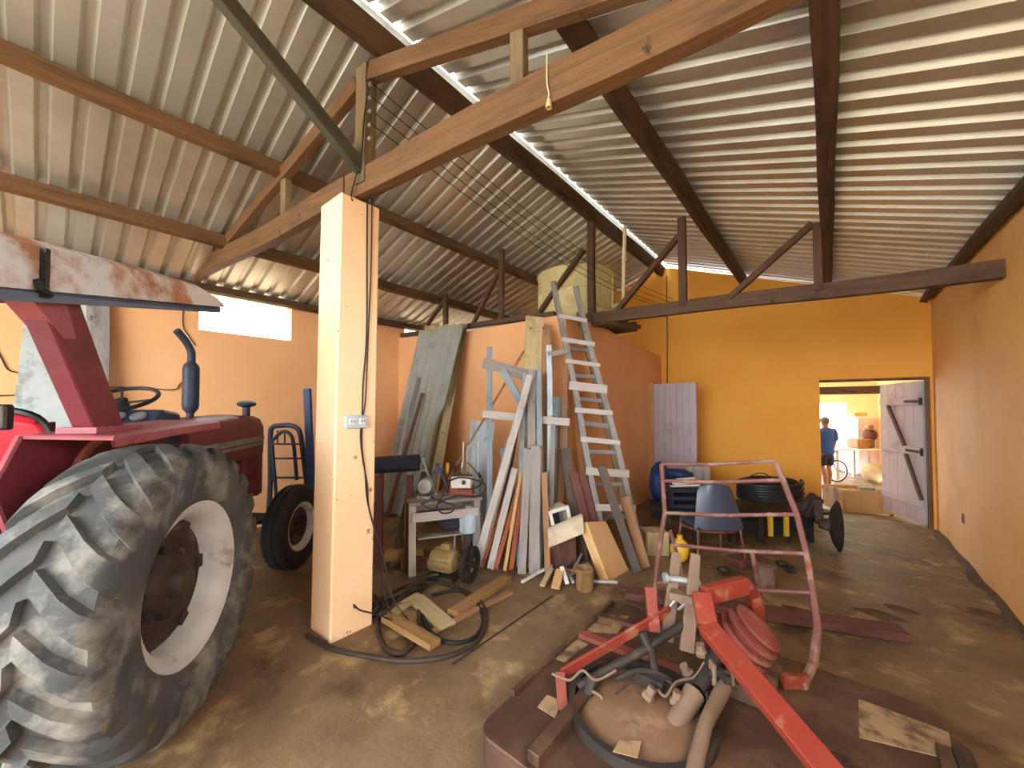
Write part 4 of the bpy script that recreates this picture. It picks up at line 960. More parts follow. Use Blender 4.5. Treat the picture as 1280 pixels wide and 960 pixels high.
for k, (y_, x1_, lb) in enumerate(((5.02, -2.10, 'dark bearer under the front of the water tank'), (5.45, -2.28, 'dark bearer under the middle of the water tank'), (5.85, -2.3, 'dark bearer under the back of the water tank'))):
    plank('bearer', (-3.7, y_, 2.90), (x1_, y_, 2.90), .10, .14, 'beam_dark', (0, 1, 0), label=lb, cat='beam')
plank('tank_plank', (-2.30, 4.62, 2.735), (-2.12, 5.35, 2.77), .20, .05, 'beam_dark', (1, 0, 0), label='dark plank end jutting out below the far truss', cat='plank')
b = MB(); p_ = D(779, 362, 5.6); q_ = D(781, 287, 5.6); b.tube([V((-2.46, 5.42, 3.16)), V((p_.x, p_.y + .03, 3.16)), V((p_.x, p_.y, 3.22)), p_, q_], .028, 10); b.lathe([(.036, -.03), (.036, .03)], p_.lerp(q_, .5), n=12); b.lathe([(.036, -.03), (.036, .03)], q_, n=12)
tag(b.build('water_pipe', 'pvc', smooth=True), 'upright cream plastic pipe beside the water tank', 'pipe')

# ================================================================== WIRES UNDER THE ROOF
kp = lambda z: tp(-2.55, z)
t = thing('insulator_rack', 'row of small white insulators on the king post above the pillar', 'insulator', tp(-2.55, 3.75))
ins = []
for k in range(5):
    p_ = tp(-2.535, 3.98 - .10 * k) + V((.0, -.03, 0)); ins.append(p_)
    b = MB(); b.lathe([(.0, -.014), (.011, -.014), (.013, -.006), (.008, 0), (.013, .006), (.011, .014), (0, .014)], p_ + V((.015, 0, 0)), (1, 0, 0), 12); b.build('insulator', 'asbestos', t, smooth=True)
ends = [OY(841, 374, YF - .03), OY(848, 381, YF - .03), OY(844, 384, YF - .03), OY(848, 386, YF - .03)]
wl_ = ['highest', 'second highest', 'third highest', 'lowest']
for k, e in enumerate(ends):
    s_ = ins[k] + V((.03, 0, 0)); pts = []
    for i in range(17):
        f = i / 16; p_ = s_.lerp(e, f); p_.z -= .22 * sin(pi * f) * (1 + .12 * k); pts.append(p_)
    b = MB(); b.tube(pts, .0035, 5); tag(b.build('overhead_wire', 'wire'), f'{wl_[k]} of four black wires sagging from king post to far wall', 'wire', 'wires below the roof')
t = thing('wire_bracket', 'small bracket where the overhead wires meet the far orange wall', 'bracket', OY(836, 380, YF))
b = MB(); b.box(OY(844, 380, YF - .02), (.14, .04, .06)); b.build('plate', 'black_plastic', t)
b = MB(); b.tube([OY(833, 346, YF - .015), OY(834, 420, YF - .015), OY(834, 481, YF - .015)], .008, 5); tag(b.build('wall_cable', 'wire_brown'), 'brown cable running straight down the far orange wall', 'cable')
b = MB(); b.tube(smoothpath([tp(-2.53, 4.02) + V((0, -.06, 0)), tp(-2.50, 3.9) + V((0, -.065, 0)), tp(-2.54, 3.7) + V((0, -.065, 0)), tp(-2.56, 3.45) + V((0, -.07, 0)), V((-2.668, 1.40, 3.22)), V((-2.655, 1.40, 3.15))], 5), .006, 5); tag(b.build('post_cable', 'wire'), 'black cable running down the king post to the pillar top', 'cable')
# lamp holder on a cord from the front tie beam
hx_ = OY(693, 95, 1.5).x; hx_ = OY(693, 95, ty(hx_)).x
top = tp(hx_, 3.19) + V((0, -.06, .08)); bot = D(698, 133, (top - EYE).dot(FW)); bot.x, bot.y = top.x + .01, top.y
t = thing('lamp_holder', 'cream lamp holder hanging on a cord from the front tie beam', 'lamp', bot)
b = MB(); b.tube(smoothpath([top + V((0, 0, .14)), top, (top + bot) / 2 + V((.006, 0, 0)), bot + V((0, 0, .04))], 4), .0035, 5); b.build('cord', 'pvc', t)
b = MB(); b.lathe([(0, .032), (.007, .032), (.010, .022), (.013, .010), (.017, -.014), (.014, -.016), (.012, -.004), (0, -.004)], bot, n=14); b.build('socket', 'glass_bulb', t, smooth=True)

# ================================================================== ROTARY SLASHER IN FRONT
sl = thing('rotary_slasher', 'muddy rotary slasher with red hitch frame lying on the floor in front', 'farm implement', (-.42, 2.1, 0))
X0, X1, YA, YB, ZD = -1.30, .46, 1.30, 2.85, .15
rc = lambda cx, cy, r, a0, a1: [(cx + r * cos(R(a0 + (a1 - a0) * i / 6)), cy + r * sin(R(a0 + (a1 - a0) * i / 6))) for i in range(7)]
poly = rc(X0 + .10, YA + .10, .10, 180, 270) + rc(X1 - .3, YA + .3, .3, 270, 360) + [(X1, YB - .25), (X1 - .12, YB), (X0, YB)]
b = MB(); b.prism([(x, y, ZD - .02) for x, y in poly], (0, 0, .02)); b.build('deck_plate', 'slasher', sl, bevel=.006)
b = MB(); inner = [(x + (-.42 - x) * .03, y + (2.07 - y) * .03) for x, y in poly]
n = len(poly); b.add([(x, y, .012) for x, y in poly] + [(x, y, ZD - .015) for x, y in poly] + [(x, y, .012) for x, y in inner] + [(x, y, ZD - .015) for x, y in inner],
      [f for i in range(n) for j in [(i + 1) % n] for f in ((i, j, n + j, n + i), (2 * n + j, 2 * n + i, 3 * n + i, 3 * n + j), (i, 2 * n + i, 2 * n + j, j), (n + j, 3 * n + j, 3 * n + i, n + i))])
b.build('side_skirt', 'slasher', sl)
for pts, w_, h_ in (([G(640, 868, .16), G(766, 753, .16)], .03, .03), ([V((-.98, 1.33, ZD)), V((-.98, 2.0, ZD))], .06, .06), ([V((X1 - .10, 1.7, ZD)), V((X1 - .10, 2.5, ZD))], .05, .05)):
    b = MB(); b.bar(pts[0] + V((0, 0, h_ / 2 - .01)), pts[1] + V((0, 0, h_ / 2 - .01)), w_, h_); b.build('edge_rail', 'slasher', sl, bevel=.004)
b = MB(); b.bar(G(722, 791, ZD + .012), G(880, 852, ZD + .012), .06, .03); b.build('stiffener', 'imp_red_dusty', sl)
b = MB(); b.bar(G(745, 770, ZD + .012), G(900, 805, ZD + .012), .05, .03); b.build('stiffener', 'slasher', sl)
b = MB(); b.bar(V((X1 - .06, YA + .5, ZD + .02)), V((X1 - .06, YB - .35, ZD + .02)), .03, .05); b.build('edge_rail', 'dark_metal', sl)
# dish cover
dc = G(800, 892, ZD)
b = MB(); b.lathe([(.0, .055), (.16, .05), (.26, .03), (.30, .012), (.30, 0), (0, 0)], dc, n=40); b.build('dish_cover', 'slasher_dish', sl, smooth=True)
b = MB(); b.lathe([(.315, .0), (.315, .05), (.345, .05), (.345, 0)], dc, n=44, loop=True); b.build('dish_ring', 'dark_metal', sl)
def label_patch(pts, z, name='paper_label'):
    b = MB(); b.prism([G(x, y, z) for x, y in pts], (0, 0, .003)); return b.build(name, 'sticker', sl)
label_patch([(1073, 874), (1186, 916), (1192, 951), (1074, 922)], ZD + .001)
label_patch([(748, 768), (786, 770), (772, 792), (730, 790)], ZD + .001)
label_patch([(672, 884), (684, 869), (702, 876), (694, 898)], ZD + .001)
label_patch([(690, 822), (722, 800), (735, 806), (706, 828)], ZD + .001)
label_patch([(766, 940), (774, 926), (802, 927), (797, 948)], ZD + .052)
# gearbox
gc = D(925, 803, 2.1); gd = V((gc.x, gc.y, ZD))
b = MB(); b.box((gd.x, gd.y, ZD + .04), (.34, .34, .08)); b.build('gearbox_base', 'slasher', sl, bevel=.01)
ga = (RT * .55 + V((0, 0, .75)) - FW * .3).normalized(); pr_ = [(0, -.16)]
for i in range(7): z = -.15 + i * .045; rr = .15 * sqrt(max(.1, 1 - ((z + .02) / .26) ** 2)); pr_ += [(rr - .025, z), (rr, z + .008), (rr, z + .022), (rr - .025, z + .030)]
pr_ += [(.05, .17), (0, .17)]
b = MB(); b.lathe(pr_, gc, ga, 28); b.build('gearbox', 'gear_red', sl, smooth=True)
b = MB(); b.tube([V((gc.x, gc.y, ZD)), gc], .10, 16); b.build('gearbox_neck', 'imp_red_dusty', sl)
# red hitch frame
def flat(name, pts, w_, h_, m, side=None):
    b = MB()
    for i in range(len(pts) - 1):
        b.bar(pts[i], pts[i + 1], w_, h_, side)
    for p_ in pts[1:-1]: b.ball(p_, min(w_, h_) * .52, n=8)
    return b.build(name, m, sl, bevel=.004, weld=False)
sdv = (RT + V((0, 0, .25))).normalized()
flat('hitch_arm', [D(877, 742, 2.02), D(884, 783, 1.9), D(1052, 985, 1.26)], .092, .05, 'imp_red', sdv)
flat('hitch_crosspiece', [D(880, 744, 2.02), D(932, 731, 2.10)], .05, .09, 'imp_red', V((0, 0, 1)).cross(RT))
flat('hitch_arm', [D(932, 731, 2.10), D(942, 742, 2.16), D(950, 800, 2.22)], .06, .06, 'imp_red', RT)
flat('hitch_stay', [D(838, 762, 2.26), D(702, 842, 2.07)], .055, .02, 'imp_red', V((0, 0, 1)))
b = MB(); b.bar(D(700, 842, 2.07), D(705, 905, 1.86), .05, .03); b.build('stay_foot', 'imp_red_dusty', sl)
for k, (a_, c_, da, dc_) in enumerate((((845, 690), (832, 790), 2.36, 2.22), ((869, 692), (858, 800), 2.28, 2.12))):
    P_, Q_ = D(*c_, dc_), D(*a_, da); P_.z = min(P_.z, .3)
    o_ = plank('mast_plate', P_, Q_, .075, .03, 'imp_tan', RT, sl, taper=.72)
b = MB(); b.bar(D(838, 742, 2.26), D(866, 748, 2.2), .07, .04); b.build('mast_spacer', 'imp_tan', sl)
b = MB(); b.tube([D(832, 722, 2.3), D(875, 728, 2.24)], .018, 10); b.lathe([(.03, -.01), (.03, .01)], D(832, 722, 2.3), RT, 12); b.build('mast_pin', 'grey_metal', sl)
b = MB(); b.tube(smoothpath([D(838, 758, 2.24), D(846, 750, 2.23), D(854, 757, 2.22), D(848, 762, 2.22), D(860, 752, 2.2)], 4), .008, 6); b.build('chain', 'chrome', sl)
b = MB(); b.bar(D(812, 735, 2.32), D(818, 790, 2.2), .06, .04); b.build('bracket', 'imp_red', sl)
# PTO shafts with joints
b = MB(); b.tube([D(900, 812, 2.05), D(872, 862, 1.90)], .035, 12); b.build('pto_shaft', 'dark_metal', sl)
b = MB(); b.tube([D(868, 866, 1.89), D(846, 902, 1.80), D(838, 918, 1.765)], [.05, .045, .052], 14); b.build('pto_sleeve', 'imp_tan', sl, smooth=True)
b = MB(); b.tube([D(836, 920, 1.76), D(826, 938, 1.72)], .032, 10); b.box(D(822, 940, 1.71), (.09, .07, .07), Matrix.Rotation(.4, 3, 'Z')); b.build('pto_yoke', 'hub', sl, bevel=.008)
uj = D(902, 842, 1.93)
for e in (-1, 1):
    b = MB(); b.bar(uj + RT * (e * .045) + V((0, 0, .06)), uj + RT * (e * .045) - V((0, 0, .05)), .02, .05, RT); b.build('universal_joint', 'imp_tan', sl, bevel=.006)
b = MB(); b.tube([uj - RT * .07, uj + RT * .07], .02, 10); b.tube([uj - FW * .05, uj + FW * .05], .02, 10); b.build('joint_cross', 'dark_metal', sl)
b = MB(); b.tube([uj - V((0, 0, .05)) - FW * .02, D(882, 905, 1.72), D(864, 975, 1.52)], [.036, .03, .032], 12); b.build('pto_shaft', 'imp_tan', sl, smooth=True)
# dark forked lever rods
b = MB(); b.tube([D(722, 858, 2.0), D(806, 812, 2.1), D(870, 770, 2.2)], .024, 10); b.tube([D(812, 812, 2.09), D(802, 790, 2.12)], .022, 8); b.tube([D(814, 812, 2.09), D(820, 848, 1.98)], .02, 8); b.build('fork_lever', 'dark_metal', sl, smooth=True)
b = MB(); pp = smoothpath([D(770, 850, 1.98), D(800, 838, 2.0), D(830, 846, 1.98), D(850, 862, 1.95), D(838, 858, 1.96), D(812, 852, 1.97)], 5); b.tube(pp, .014, 7); b.box(D(812, 850, 1.97), (.14, .05, .05)); b.build('latch_bracket', 'dark_metal', sl)
b = MB(); b.tube(smoothpath([D(742, 845, 2.0), D(733, 880, 1.93), D(738, 915, 1.82), D(736, 955, 1.70)], 4), .026, 8); b.build('side_link', 'dark_metal', sl, smooth=True)

for k, (pp, r_) in enumerate((([(690, 842, 2.0), (712, 850, 1.97), (728, 838, 2.0), (745, 850, 1.97), (770, 838, 2.0)], .007), ([(770, 868, 1.9), (800, 846, 1.97), (836, 852, 1.94), (856, 880, 1.85), (838, 905, 1.78)], .006), ([(880, 828, 1.98), (868, 846, 1.94), (846, 852, 1.92), (832, 870, 1.86), (822, 862, 1.9)], .006), ([(840, 860, 1.93), (858, 850, 1.95), (880, 862, 1.9), (886, 880, 1.85)], .01), ([(735, 862, 1.96), (752, 872, 1.92), (748, 892, 1.87), (728, 900, 1.85)], .008))):
    b = MB(); b.tube(smoothpath([D(*p_) for p_ in pp], 6), r_, 6); b.build('wire_tangle', 'hub' if k % 2 else 'imp_tan', sl, smooth=True)
for k, (x, y, z) in enumerate(((858, 838, .27), (876, 812, .34), (846, 872, .24), (812, 866, .24))):
    b = MB(); p_ = G(x, y, z); b.lathe([(0, -.03), (.03, -.03), (.032, -.01), (.022, 0), (.022, .03), (0, .03)], p_, (RT * (k - 1.5) * .4 + V((0, 0, 1))), 8); b.build('bolt', 'imp_tan', sl)

# ------------------------------------------------------------------ tubular rack standing on the deck
rk = thing('tubular_rack', 'tall tapered rack of thin weathered red tubes standing behind the slasher', 'rack', (-.55, 2.9, ZD))
YR = 2.94
q = lambda x, y: OY(x, y, YR)
lt, lbm = q(827, 580), q(816, 762); lbm.z = .012
b = MB(); b.tube([lbm, q(822, 700), q(831, 640), lt], .017, 8); b.build('upright', 'tube_red', rk, smooth=True)
rt_ = q(969, 576); rm = q(1017, 745)
b = MB(); b.tube([D(1003, 858, 2.0), D(1016, 830, 2.10), D(1022, 785, 2.2), rm, q(1008, 692), q(996, 643), rt_], [.022, .024, .022, .018, .017, .017, .017], 8); b.build('upright', 'tube_red', rk, smooth=True)
for a_, c_ in (((827, 580), (969, 576)), ((828, 601), (979, 600)), ((831, 641), (995, 643)), ((842, 681), (1007, 692)), ((822, 728), (1015, 741))):
    b = MB(); A_, B_ = q(*a_), q(*c_); mid = (A_ + B_) / 2 + V((0, .0, -.012)); b.tube([A_, mid, B_], .013, 8); b.build('rung', 'tube_red', rk, smooth=True)
b = MB(); b.tube([q(838, 664), V((q(838, 664).x + .06, YR + .35, .02))], .014, 8); b.build('stay', 'tube_red', rk)
b = MB(); b.tube([q(940, 690), V((q(950, 690).x, YR + .35, .02))], .014, 8); b.build('stay', 'tube_red', rk)
b = MB(); b.box(D(1003, 851, 2.01) - RT * .04, (.13, .03, .07), Matrix.Rotation(YAW, 3, 'Z')); b.build('foot_plate', 'imp_red', rk)
# long reddish timber on the floor behind
pa, pb = G(786, 748, .045) + FW * .10, G(1150, 803, .045) + FW * .10
dd = (pb - pa).normalized()
plank('timber_beam', pa, pb, 0.15, .06, 'wood_maroon', V((-dd.y, dd.x, 0)), label='long worn reddish timber lying on the floor behind the slasher', cat='timber')

# ================================================================== HEAP BY THE STORE ROOM DOOR
sd_ = thing('seed_drill', 'black rusty toolbar machine with a disc, under the heap by the store room door', 'farm implement', (-.9, 5.0, 0))
def low(x, y, d, z): p_ = D(x, y, d); p_.z = z; return p_
for d_, z_ in ((4.8, .27), (5.3, .29)):
    b = MB(); b.bar(low(815, 660, d_ + .1, z_), low(1022, 660, d_, z_), .10, .09); b.build('toolbar', 'black_plastic', sd_, bevel=.008)
for px in (835, 870, 915, 950, 985, 1012):
    b = MB(); a_, c_ = low(px, 660, 4.8, .27), low(px, 660, 5.3, .29); b.bar(a_, c_, .06, .07); b.build('cross_member', 'dark_metal', sd_)
    b = MB(); b.bar(low(px, 660, 4.76, .27), low(px, 660, 4.66, .012), .07, .04, RT); b.build('shank', 'dark_metal' if px % 2 else 'black_plastic', sd_)
for px in (963, 983):
    b = MB(); b.bar(low(px, 660, 4.68, .36), low(px, 660, 4.66, .08), .045, .035, RT); b.build('yellow_post', 'yellow', sd_)
b = MB(); cx = D(1036, 661, 4.42); cx.z = .29
axd = (RT * .85 - FW * .5).normalized()
b.lathe([(0, .0), (.10, .01), (.20, .035), (.285, .08), (.278, .088), (.19, .045), (.10, .02), (0, .012)], cx, axd, 36); b.build('disc', 'dark_metal', sd_, smooth=True)
b = MB(); b.lathe([(0, -.10), (.05, -.09), (.07, -.02), (.07, .03), (0, .04)], cx, axd, 16); b.build('disc_hub', 'hub', sd_, smooth=True)
b = MB(); b.bar(low(1012, 650, 4.75, .30), low(1022, 640, 4.6, .55), .12, .08); b.bar(low(1022, 640, 4.6, .53), cx - axd * .08, .08, .06); b.tube([low(1000, 640, 4.8, .34), low(1018, 630, 4.65, .58)], .05, 10); b.build('disc_arm', 'hub', sd_, bevel=.01)
b = MB(); b.prism([low(905, 660, 4.74, .25), low(1015, 660, 4.74, .25), low(1015, 660, 4.72, .10), low(905, 660, 4.72, .08)], FW * .35); b.build('seed_box', 'black_plastic', sd_, bevel=.01)
b = MB(); b.bar(low(820, 660, 5.0, .335), low(890, 660, 5.0, .335), .45, .03, FW); b.build('deck_board', 'cloth_dark', sd_)
b = MB(); b.bar(low(905, 660, 5.0, .345), low(1020, 660, 5.0, .345), .6, .03, FW); b.build('deck_board', 'dark_metal', sd_)
# coil of black pipe lying on it
cc = D(962, 625, 5.05); cc.z = .455; pts = []
for i in range(7 * 28):
    a = 2 * pi * i / 28; k = i / 28; rr = .36 - .045 * abs((k % 2) - 1) + .012 * sin(5 * a); pts.append(cc + (RT * cos(a) * rr * 1.1 + FW.normalized() * sin(a) * rr * .8) + V((0, 0, .032 * k + .018 * sin(a + 1))))
b = MB(); b.tube(pts, .022, 7); tag(b.build('hose_coil', 'black_plastic', smooth=True), 'thick black coil of pipe lying on top of the rusty machine', 'hose')
b = MB(); b.tube(smoothpath([cc + V((.0, .1, .25)), D(930, 602, 4.95), D(945, 592, 4.9), D(958, 593, 4.9), D(966, 600, 4.9), cc + V((.25, .1, .22))], 6), .008, 6); tag(b.build('wire_loop', 'wire_brown'), 'thin brown wire loop sticking up above the black pipe coil', 'wire')
# blue plastic chair seen from behind
cp = low(899, 660, 4.02, 0)
ch = thing('plastic_chair', 'blue-grey plastic chair seen from behind in the heap', 'chair', cp)
rows = []
for i in range(9):
    f = i / 8; z = .37 + .46 * f; hw = .26 - .08 * f - (.02 if i == 8 else 0)
    rows.append([cp + RT * (hw * u) + V((0, 0, z - .04 * (u * u) * f)) - FW * (.05 * (1 - u * u) + .10 * (1 - f) * 0 - .08 * f) for u in [-1 + j / 4 for j in range(9)]])
rb = [[p + FW * .014 for p in r_] for r_ in rows]
b = MB(); b.grid(rows); b.grid(rb)
for s_ in (0, -1): b.grid([[r_[s_] for r_ in rows], [r_[s_] for r_ in rb]])
b.grid([rows[-1], rb[-1]]); b.grid([rows[0], rb[0]])
b.build('backrest', 'chair_blue', ch, smooth=True)
b = MB(); b.box(cp + FW * .20 + V((0, 0, .37)), (.48, .44, .03), Rz); b.build('seat', 'chair_blue', ch, bevel=.012)
b = MB(); b.tube([cp + RT * (.29 * sin(a)) + FW * (.19 + -.24 * cos(a)) + V((0, 0, .35)) for a in [2 * pi * i / 28 for i in range(28)]], .014, 7, closed=True); b.build('seat_rim', 'wood_maroon', ch, smooth=True)
for sx_ in (-1, 1):
    for sy_ in (.0, .4): b = MB(); b.tube([cp + RT * (.22 * sx_) + FW * sy_ + V((0, 0, .36)), cp + RT * (.25 * sx_) + FW * (sy_ + (.03 if sy_ else -.05)) + V((0, 0, .012))], .013, 7); b.build('leg', 'tube_red', ch)
# things at the left of the heap
b = MB(); c_ = low(826, 620, 5.35, .60); b.ball(c_, .14, .22, .27, 14, .10); tag(b.build('plastic_sack', 'cloth_blue', smooth=True), 'crumpled blue plastic sack against the store room wall', 'sack')
b = MB(); c_ = low(846, 590, 5.3, .72); b.ball(c_, .22, .14, .07, 12, .14); tag(b.build('plastic_sheet', 'cloth_blue', smooth=True), 'dark blue plastic sheet folded on top of the heap', 'sheet')
c_ = low(853, 640, 5.0, .358); t = thing('plastic_crate', 'black plastic crate carrying white slats beside the blue sack', 'crate', c_)
b = MB()
for zz in (.03, .13, .23): b.box(c_ + V((0, 0, zz)), (.44, .34, .05), Rz)
for sx_ in (-1, 1):
    for sy_ in (-1, 1): b.box(c_ + Rz @ V((sx_ * .2, sy_ * .15, .13)), (.04, .04, .26), Rz)
b.build('body', 'cloth_dark', t, bevel=.006)
b = MB(); b.box(c_ + V((0, 0, .265)), (.46, .36, .02), Rz); b.build('rim', 'black_plastic', t)
for k in range(4):
    z_ = .642 + .023 * k; s0 = low(838 + 3 * k, 610, 4.88 + .03 * k, z_); s1 = low(874 - 2 * k, 610, 4.92 + .04 * k, z_ + .004)
    plank('white_slat', s0, s1, .05, .02, 'white' if k != 2 else 'wood_pale', FW, label=('lowest white slat on the black crate', 'second white slat from the bottom on the black crate', 'beige slat between white ones on the black crate', 'topmost white slat on the black crate')[k], cat='slat', group='slats on the black crate', wob=.002)
b = MB(); c_ = low(868, 600, 5.85, .0); b.box(c_ + V((0, 0, .38)), (.34, .3, .76), Rz); tag(b.build('cardboard_box', 'wood_pale', bevel=.01), 'pale carton in the heap just in front of the lilac door', 'box')
b = MB(); c_ = G(850, 703); b.ball(c_ + V((0, 0, .13)), .10, .08, .125, 14, .03); b.lathe([(.03, .24), (.03, .29), (0, .29)], c_, n=10); t = tag(b.build('yellow_jug', 'yellow', smooth=True), 'yellow plastic jug on the floor behind the red rack', 'jug')
b = MB(); c_ = G(957, 733); b.lathe([(0, 0), (.085, 0), (.09, .02), (.085, .05), (.09, .10), (.085, .15), (.088, .19), (.08, .195), (0, .195)], c_, n=22); tag(b.build('tin_can', 'imp_tan', smooth=True), 'dusty tan drum-shaped tin standing right of the red hitch arch', 'tin')
b = MB(); c_ = G(934, 705); b.box(c_ + V((0, 0, .04)), (.35, .2, .08), Matrix.Rotation(.9, 3, 'Z')); tag(b.build('wooden_block', 'wood_maroon', bevel=.01), 'low maroon block on the floor near the blue chair', 'block')
for k, (x, y) in enumerate(((905, 712), (978, 704), (990, 712))):
    b = MB(); b.ball(G(x, y, .03), .06, .045, .03, 9, .2); tag(b.build('stone', 'dark_metal'), ('dark clod on the floor left of the tan tin', 'dark clod on the floor behind the tan tin', 'dark clod on the floor right of the tan tin')[k], 'stone', 'clods on the floor')
plank('timber_post', low(806, 660, 4.6, .20), low(838, 660, 4.5, .20), .10, .08, 'wood_brown', FW, label='short brown timber on the floor left of the black machine', cat='timber') if False else None
b = MB(); c_ = low(818, 660, 4.35, 0); b.box(c_ + V((0, 0, .13)), (.26, .22, .26), Rz); tag(b.build('wooden_box', 'wood_olive', bevel=.01), 'beige wooden box between ladder foot and red rack', 'box')

# right wall: small hole plate
t = thing('wall_socket', 'small broken socket hole low on the right wall', 'socket', OX(1204, 648, XR))
b = MB(); p_ = OX(1204, 648, XR - .004); b.box(p_, (.012, .07, .10)); b.build('plate', 'wood_brown', t)
b = MB(); b.box(p_ + V((-.007, 0, 0)), (.006, .03, .06)); b.build('hole', 'black_plastic', t)

# loose dirt along the foot of the right wall
rows = []
for i in range(61):
    y = 3.0 + 4.5 * i / 60; w_ = .03 + .05 * abs(sin(i * .31) * cos(i * .17)) + random.uniform(0, .025)
    rows.append([V((XR - .002, y, .03 + .012 * sin(i * .5))), V((XR - w_ * .45, y, .016 + random.uniform(0, .008))), V((XR - w_, y, .002))])
b = MB(); b.grid(rows); tag(b.build('dirt', 'soil', smooth=True), 'dark loose dirt along the foot of the right wall', 'dirt', kind='stuff')
for k, (x, y, rx, ry) in enumerate(((1002, 765, .13, .07), (1125, 762, .10, .06), (1238, 770, .14, .09), (1100, 768, .16, .05))):
    c_ = G(x, y); b = MB(); rr = []
    for i in range(5):
        f = i / 4; rr.append([c_ + V((rx * f * cos(a) * (1 + .25 * sin(3 * a + k)), ry * f * sin(a) * (1 + .3 * cos(2 * a + k)), .022 * (1 - f * f) + .001)) for a in [2 * pi * j / 20 for j in range(21)]])
    b.grid(rr); tag(b.build('dirt', 'soil', smooth=True), ('dark dirt patch behind the reddish timber', 'dark dirt patch further along toward the doorway', 'dark dirt patch close to the right wall', 'long dark dirt smear beyond the timber end')[k], 'dirt', kind='stuff')

# ================================================================== BEYOND THE FAR DOORWAY
ZF = -.22
def fl(x, d, z=ZF): p_ = D(x, 600, d); p_.z = z; return p_
c_ = G(1085, 634); c_.z = -.11
t = thing('wooden_trough', 'low tan wooden trough with clutter, just through the doorway', 'trough', (c_.x, c_.y, c_.z))
uu = (G(1113, 636) - G(1062, 634)); uu.z = 0; uu.normalize(); vv = V((-uu.y, uu.x, 0)); Ru = Matrix((uu, vv, V((0, 0, 1)))).transposed()
for k in (0, 1): b = MB(); b.box(c_ + vv * (.02 + .5 * k) + V((0, 0, .19)), (.72, .03, .36), Ru); b.build('long_side', 'wood_tan', t)
for k in (-1, 1): b = MB(); b.box(c_ + uu * (.345 * k) + vv * .27 + V((0, 0, .19)), (.03, .5, .36), Ru); b.build('end_board', 'wood_pale', t)
b = MB(); b.box(c_ + vv * .27 + V((0, 0, .30)), (.66, .46, .03), Ru); b.build('filling', 'sack', t)
b = MB(); b.box(c_ + uu * .1 + vv * .2 + V((0, 0, .36)), (.22, .1, .08), Ru); tag(b.build('metal_scrap', 'grey_metal'), 'grey metal piece lying in the wooden trough', 'scrap')

# person -------------------------------------------------------------
PB = fl(1033, 8.9)
per = thing('person', 'person in blue shirt and dark shorts, back turned, beside a bicycle', 'person', PB, YAW)
def skin_mesh(name, verts, edges, m, parent, sub=2, root=0):
    me = bpy.data.meshes.new(name); bm = bmesh.new(); ly = bm.verts.layers.skin.verify(); vs = [bm.verts.new(p) for p, r in verts]
    for a_, c2 in edges: bm.edges.new((vs[a_], vs[c2]))
    for k, (p, r) in enumerate(verts):
        rr = r if isinstance(r, tuple) else (r, r); vs[k][ly].radius = rr; vs[k][ly].use_root = (k == root)
    bm.to_mesh(me); bm.free(); me.materials.append(M[m])
    o = bpy.data.objects.new(name, me); COL.objects.link(o); o.parent = parent; MW[o.name] = MW[parent.name]
    s_ = o.modifiers.new('skin', 'SKIN'); s_.use_smooth_shade = True; s2 = o.modifiers.new('sub', 'SUBSURF'); s2.levels = sub; s2.render_levels = sub
    return o
vs = [((0, 0, .86), (.135, .10)), ((0, .0, 1.05), (.125, .095)), ((0, 0, 1.22), (.15, .10)), ((0, -.005, 1.35), (.07, .065)), ((0, .0, 1.41), .05), ((0, .02, 1.49), (.075, .088)), ((0, .02, 1.56), (.066, .078))]
ed = [(0, 1), (1, 2), (2, 3), (3, 4), (4, 5), (5, 6)]
def add(p, r, par): vs.append((p, r)); ed.append((par, len(vs) - 1)); return len(vs) - 1
for s_ in (-1, 1):
    sh_ = add((s_ * .17, 0, 1.31), .06, 2); el = add((s_ * .235, .0 + .02, 1.07), .043, sh_); wr = add((s_ * .25, .10, .88), .029, el); pm = add((s_ * .255, .13, .80), (.026, .036), wr)
    for k, (dx, L2) in enumerate(((-.024, .068), (-.008, .078), (.008, .074), (.024, .058))):
        f1 = add((s_ * .255 + dx * .4, .135 + dx * .9, .765), .0085, pm); f2 = add((s_ * .245 + dx * .4, .14 + dx * .9, .765 - L2 * .55), .008, f1); add((s_ * .235 + dx * .4, .135 + dx * .9, .765 - L2), .007, f2)
    th_ = add((s_ * .235, .165, .81), .010, pm); add((s_ * .225, .18, .775), .0085, th_)
    hp = add((s_ * .085, 0, .80), .095, 0); kn = add((s_ * .10, .02 + .03 * s_, .45), .056, hp); cf = add((s_ * .10, -.03 + .06 * s_, .30), .056, kn); an = add((s_ * .10, -.03 + .07 * s_, .075), .036, cf); bl_ = add((s_ * .105, .06 + .07 * s_, .035), .034, an); add((s_ * .11, .13 + .07 * s_, .025), .026, bl_)
no = add((0, .112, 1.495), .014, 5)
for s_ in (-1, 1): add((s_ * .083, .01, 1.495), .018, 5)
skin_mesh('body', vs, ed, 'skin', per)
b = MB(); rows = []
for z, rx, ry in ((.78, .168, .128), (.80, .172, .132), (.95, .165, .125), (1.10, .165, .122), (1.22, .178, .12), (1.30, .165, .105), (1.345, .11, .085), (1.375, .07, .068), (1.37, .06, .058)):
    rows.append([V((rx * cos(2 * pi * i / 20), ry * sin(2 * pi * i / 20) - .002, z)) for i in range(21)])
b.grid(rows)
for s_ in (-1, 1): b.tube([(s_ * .12, 0, 1.30), (s_ * .18, 0, 1.30), (s_ * .212, .008, 1.20), (s_ * .232, .018, 1.09)], [.07, .072, .066, .062], 12)
b.build('shirt', 'shirt', per, local=True, smooth=True)
